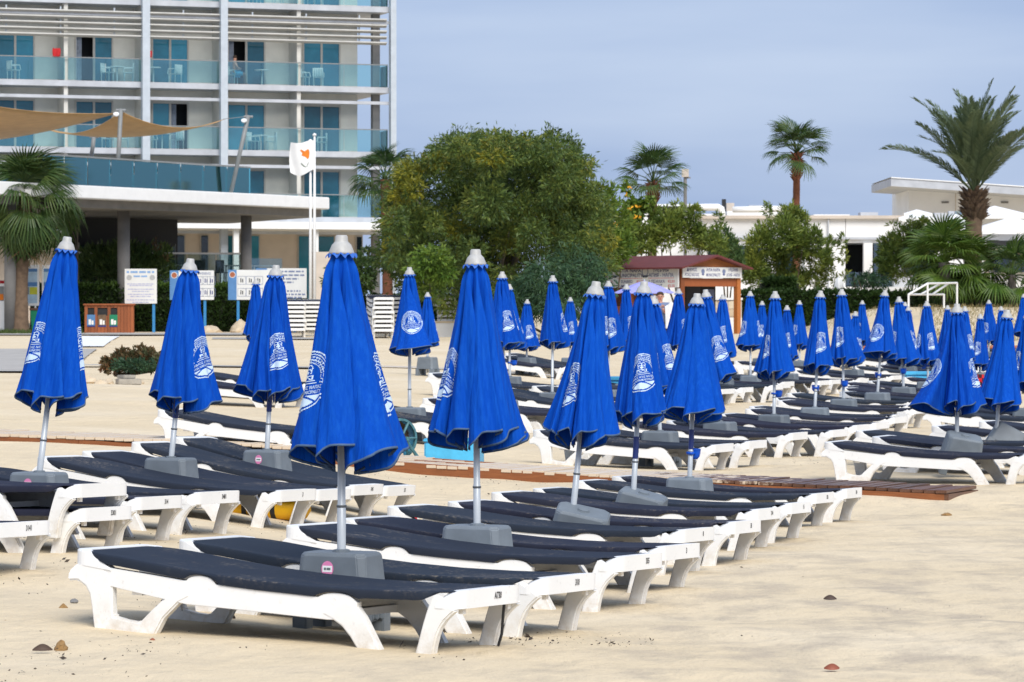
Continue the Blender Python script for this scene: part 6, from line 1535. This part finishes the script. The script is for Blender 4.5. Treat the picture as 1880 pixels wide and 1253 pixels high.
def leaf(label, px, py, ln, wd_, mat, rot, seed):
    d = ground_d(py, X(px, 13*K)); p = at(px, py, d); m = MB(); n = 8
    for q in range(n+1):
        f = q/n; w = wd_*math.sin(math.pi*f)**.8; z = .006 + .028*ln/.1*math.sin(math.pi*f)
        m.V += [(-ln/2+ln*f, -w/2, .0), (-ln/2+ln*f, -.1*w, z), (-ln/2+ln*f, w/2, z*.3)]
    m.F = [f for q in range(n) for f in ((q*3, q*3+3, q*3+4, q*3+1), (q*3+1, q*3+4, q*3+5, q*3+2))]
    o = m.obj('dead_leaf', mat, smooth=True); o.location = (p.x, p.y, zg(p.x, p.y)+.004); o.rotation_euler = (.15, 0, rot); tag(o, label, 'leaf')
leaf('curled reddish-brown dead leaf on the sand at bottom right', 1527, 1230, .070, .045, plain('red_leaf', (.26, .075, .04), .6), .1, 1)
leaf('dark curled dead leaf on the bare sand at right', 1524, 1102, .075, .022, plain('dark_leaf', (.07, .045, .035), .7), -.1, 2)
leaf('thin dark leaf at lower left below the stones', 78, 1195, .09, .018, plain('dark_leaf2', (.08, .05, .035), .7), .2, 3)
# black strap hanging from the nearest sunbed
L1 = [o for o in bpy.data.objects if o.get('label') == rowA_lb[0]][0]
MB().tube([(1.07, .19, .22), (1.06, .20, .14), (1.05, .21, .06), (1.03, .215, .005)], .007, 6).obj('strap', DARKI, L1)
# scattered seaweed and shell bits
rg = np.random.RandomState(77); P = []
def scat(n, pxr, pyr, clx=1):
    for _ in range(n):
        c = (rg.uniform(*pxr), rg.uniform(*pyr))
        for q in range(rg.randint(1, 6)):
            px, py = c[0]+rg.normal()*22*clx, c[1]+rg.normal()*3.0
            if py < 790 or py > 1250: continue
            x0 = X(px, 16*K); d = ground_d(py, x0); p = at(px, py, d); P.append((p.x, p.y, zg(p.x, p.y)+.006))
scat(95, (-20, 330), (1030, 1250)); scat(16, (300, 1000), (1140, 1250)); scat(12, (1000, 1880), (960, 1250)); scat(55, (130, 560), (960, 1010)); scat(110, (480, 1000), (870, 945)); scat(50, (850, 1200), (1170, 1190), .6)
scat(60, (1250, 1560), (830, 860)); scat(70, (250, 800), (1120, 1150), 1.5)
n = len(P); d0 = np.tile([[1.0, .3, .12]], (n, 1))*np.where(rg.uniform(size=n) > .5, 1, -1)[:, None]
o = ob('beach_debris', leaf_mesh('beach_debris', P, rg.choice([.008, .011, .015, .030], n, p=[.45, .3, .2, .05]), plain('dark_seaweed', (.055, .042, .034), .9, .5, 40), 5, 2.2, 0, d0)); tag(o, 'dark seaweed flakes and twigs strewn over the sand', None, None, 'stuff')
# red checked cloth seen between the right-hand parasols
def m_check():
    m, t, b = nodes('red_check'); b.inputs['Roughness'].default_value = .85; ck = N(t, 'TexChecker'); ck.inputs['Scale'].default_value = 16; ck.inputs[1].default_value = (.55, .01, .02, 1); ck.inputs[2].default_value = (.03, .005, .01, 1)
    t.links.new(coord(t), ck.inputs['Vector']); t.links.new(ck.outputs[0], b.inputs['Base Color']); return m
p = at(1789, 575, 44); m = MB()
for i in range(9):
    for j in range(9): m.V.append((-.14+.28*i/8, .05*math.sin(i*1.1+j*.4), .62-.52*j/8))
m.F = [(i*9+j, i*9+j+1, (i+1)*9+j+1, (i+1)*9+j) for i in range(8) for j in range(8)]
o = m.obj('checked_cloth', m_check(), smooth=True); o.location = (p.x, p.y, zg(p.x, p.y)); md = o.modifiers.new('t', 'SOLIDIFY'); md.thickness = .03; tag(o, 'red and black checked cloth hanging between two right-hand parasols', 'cloth')
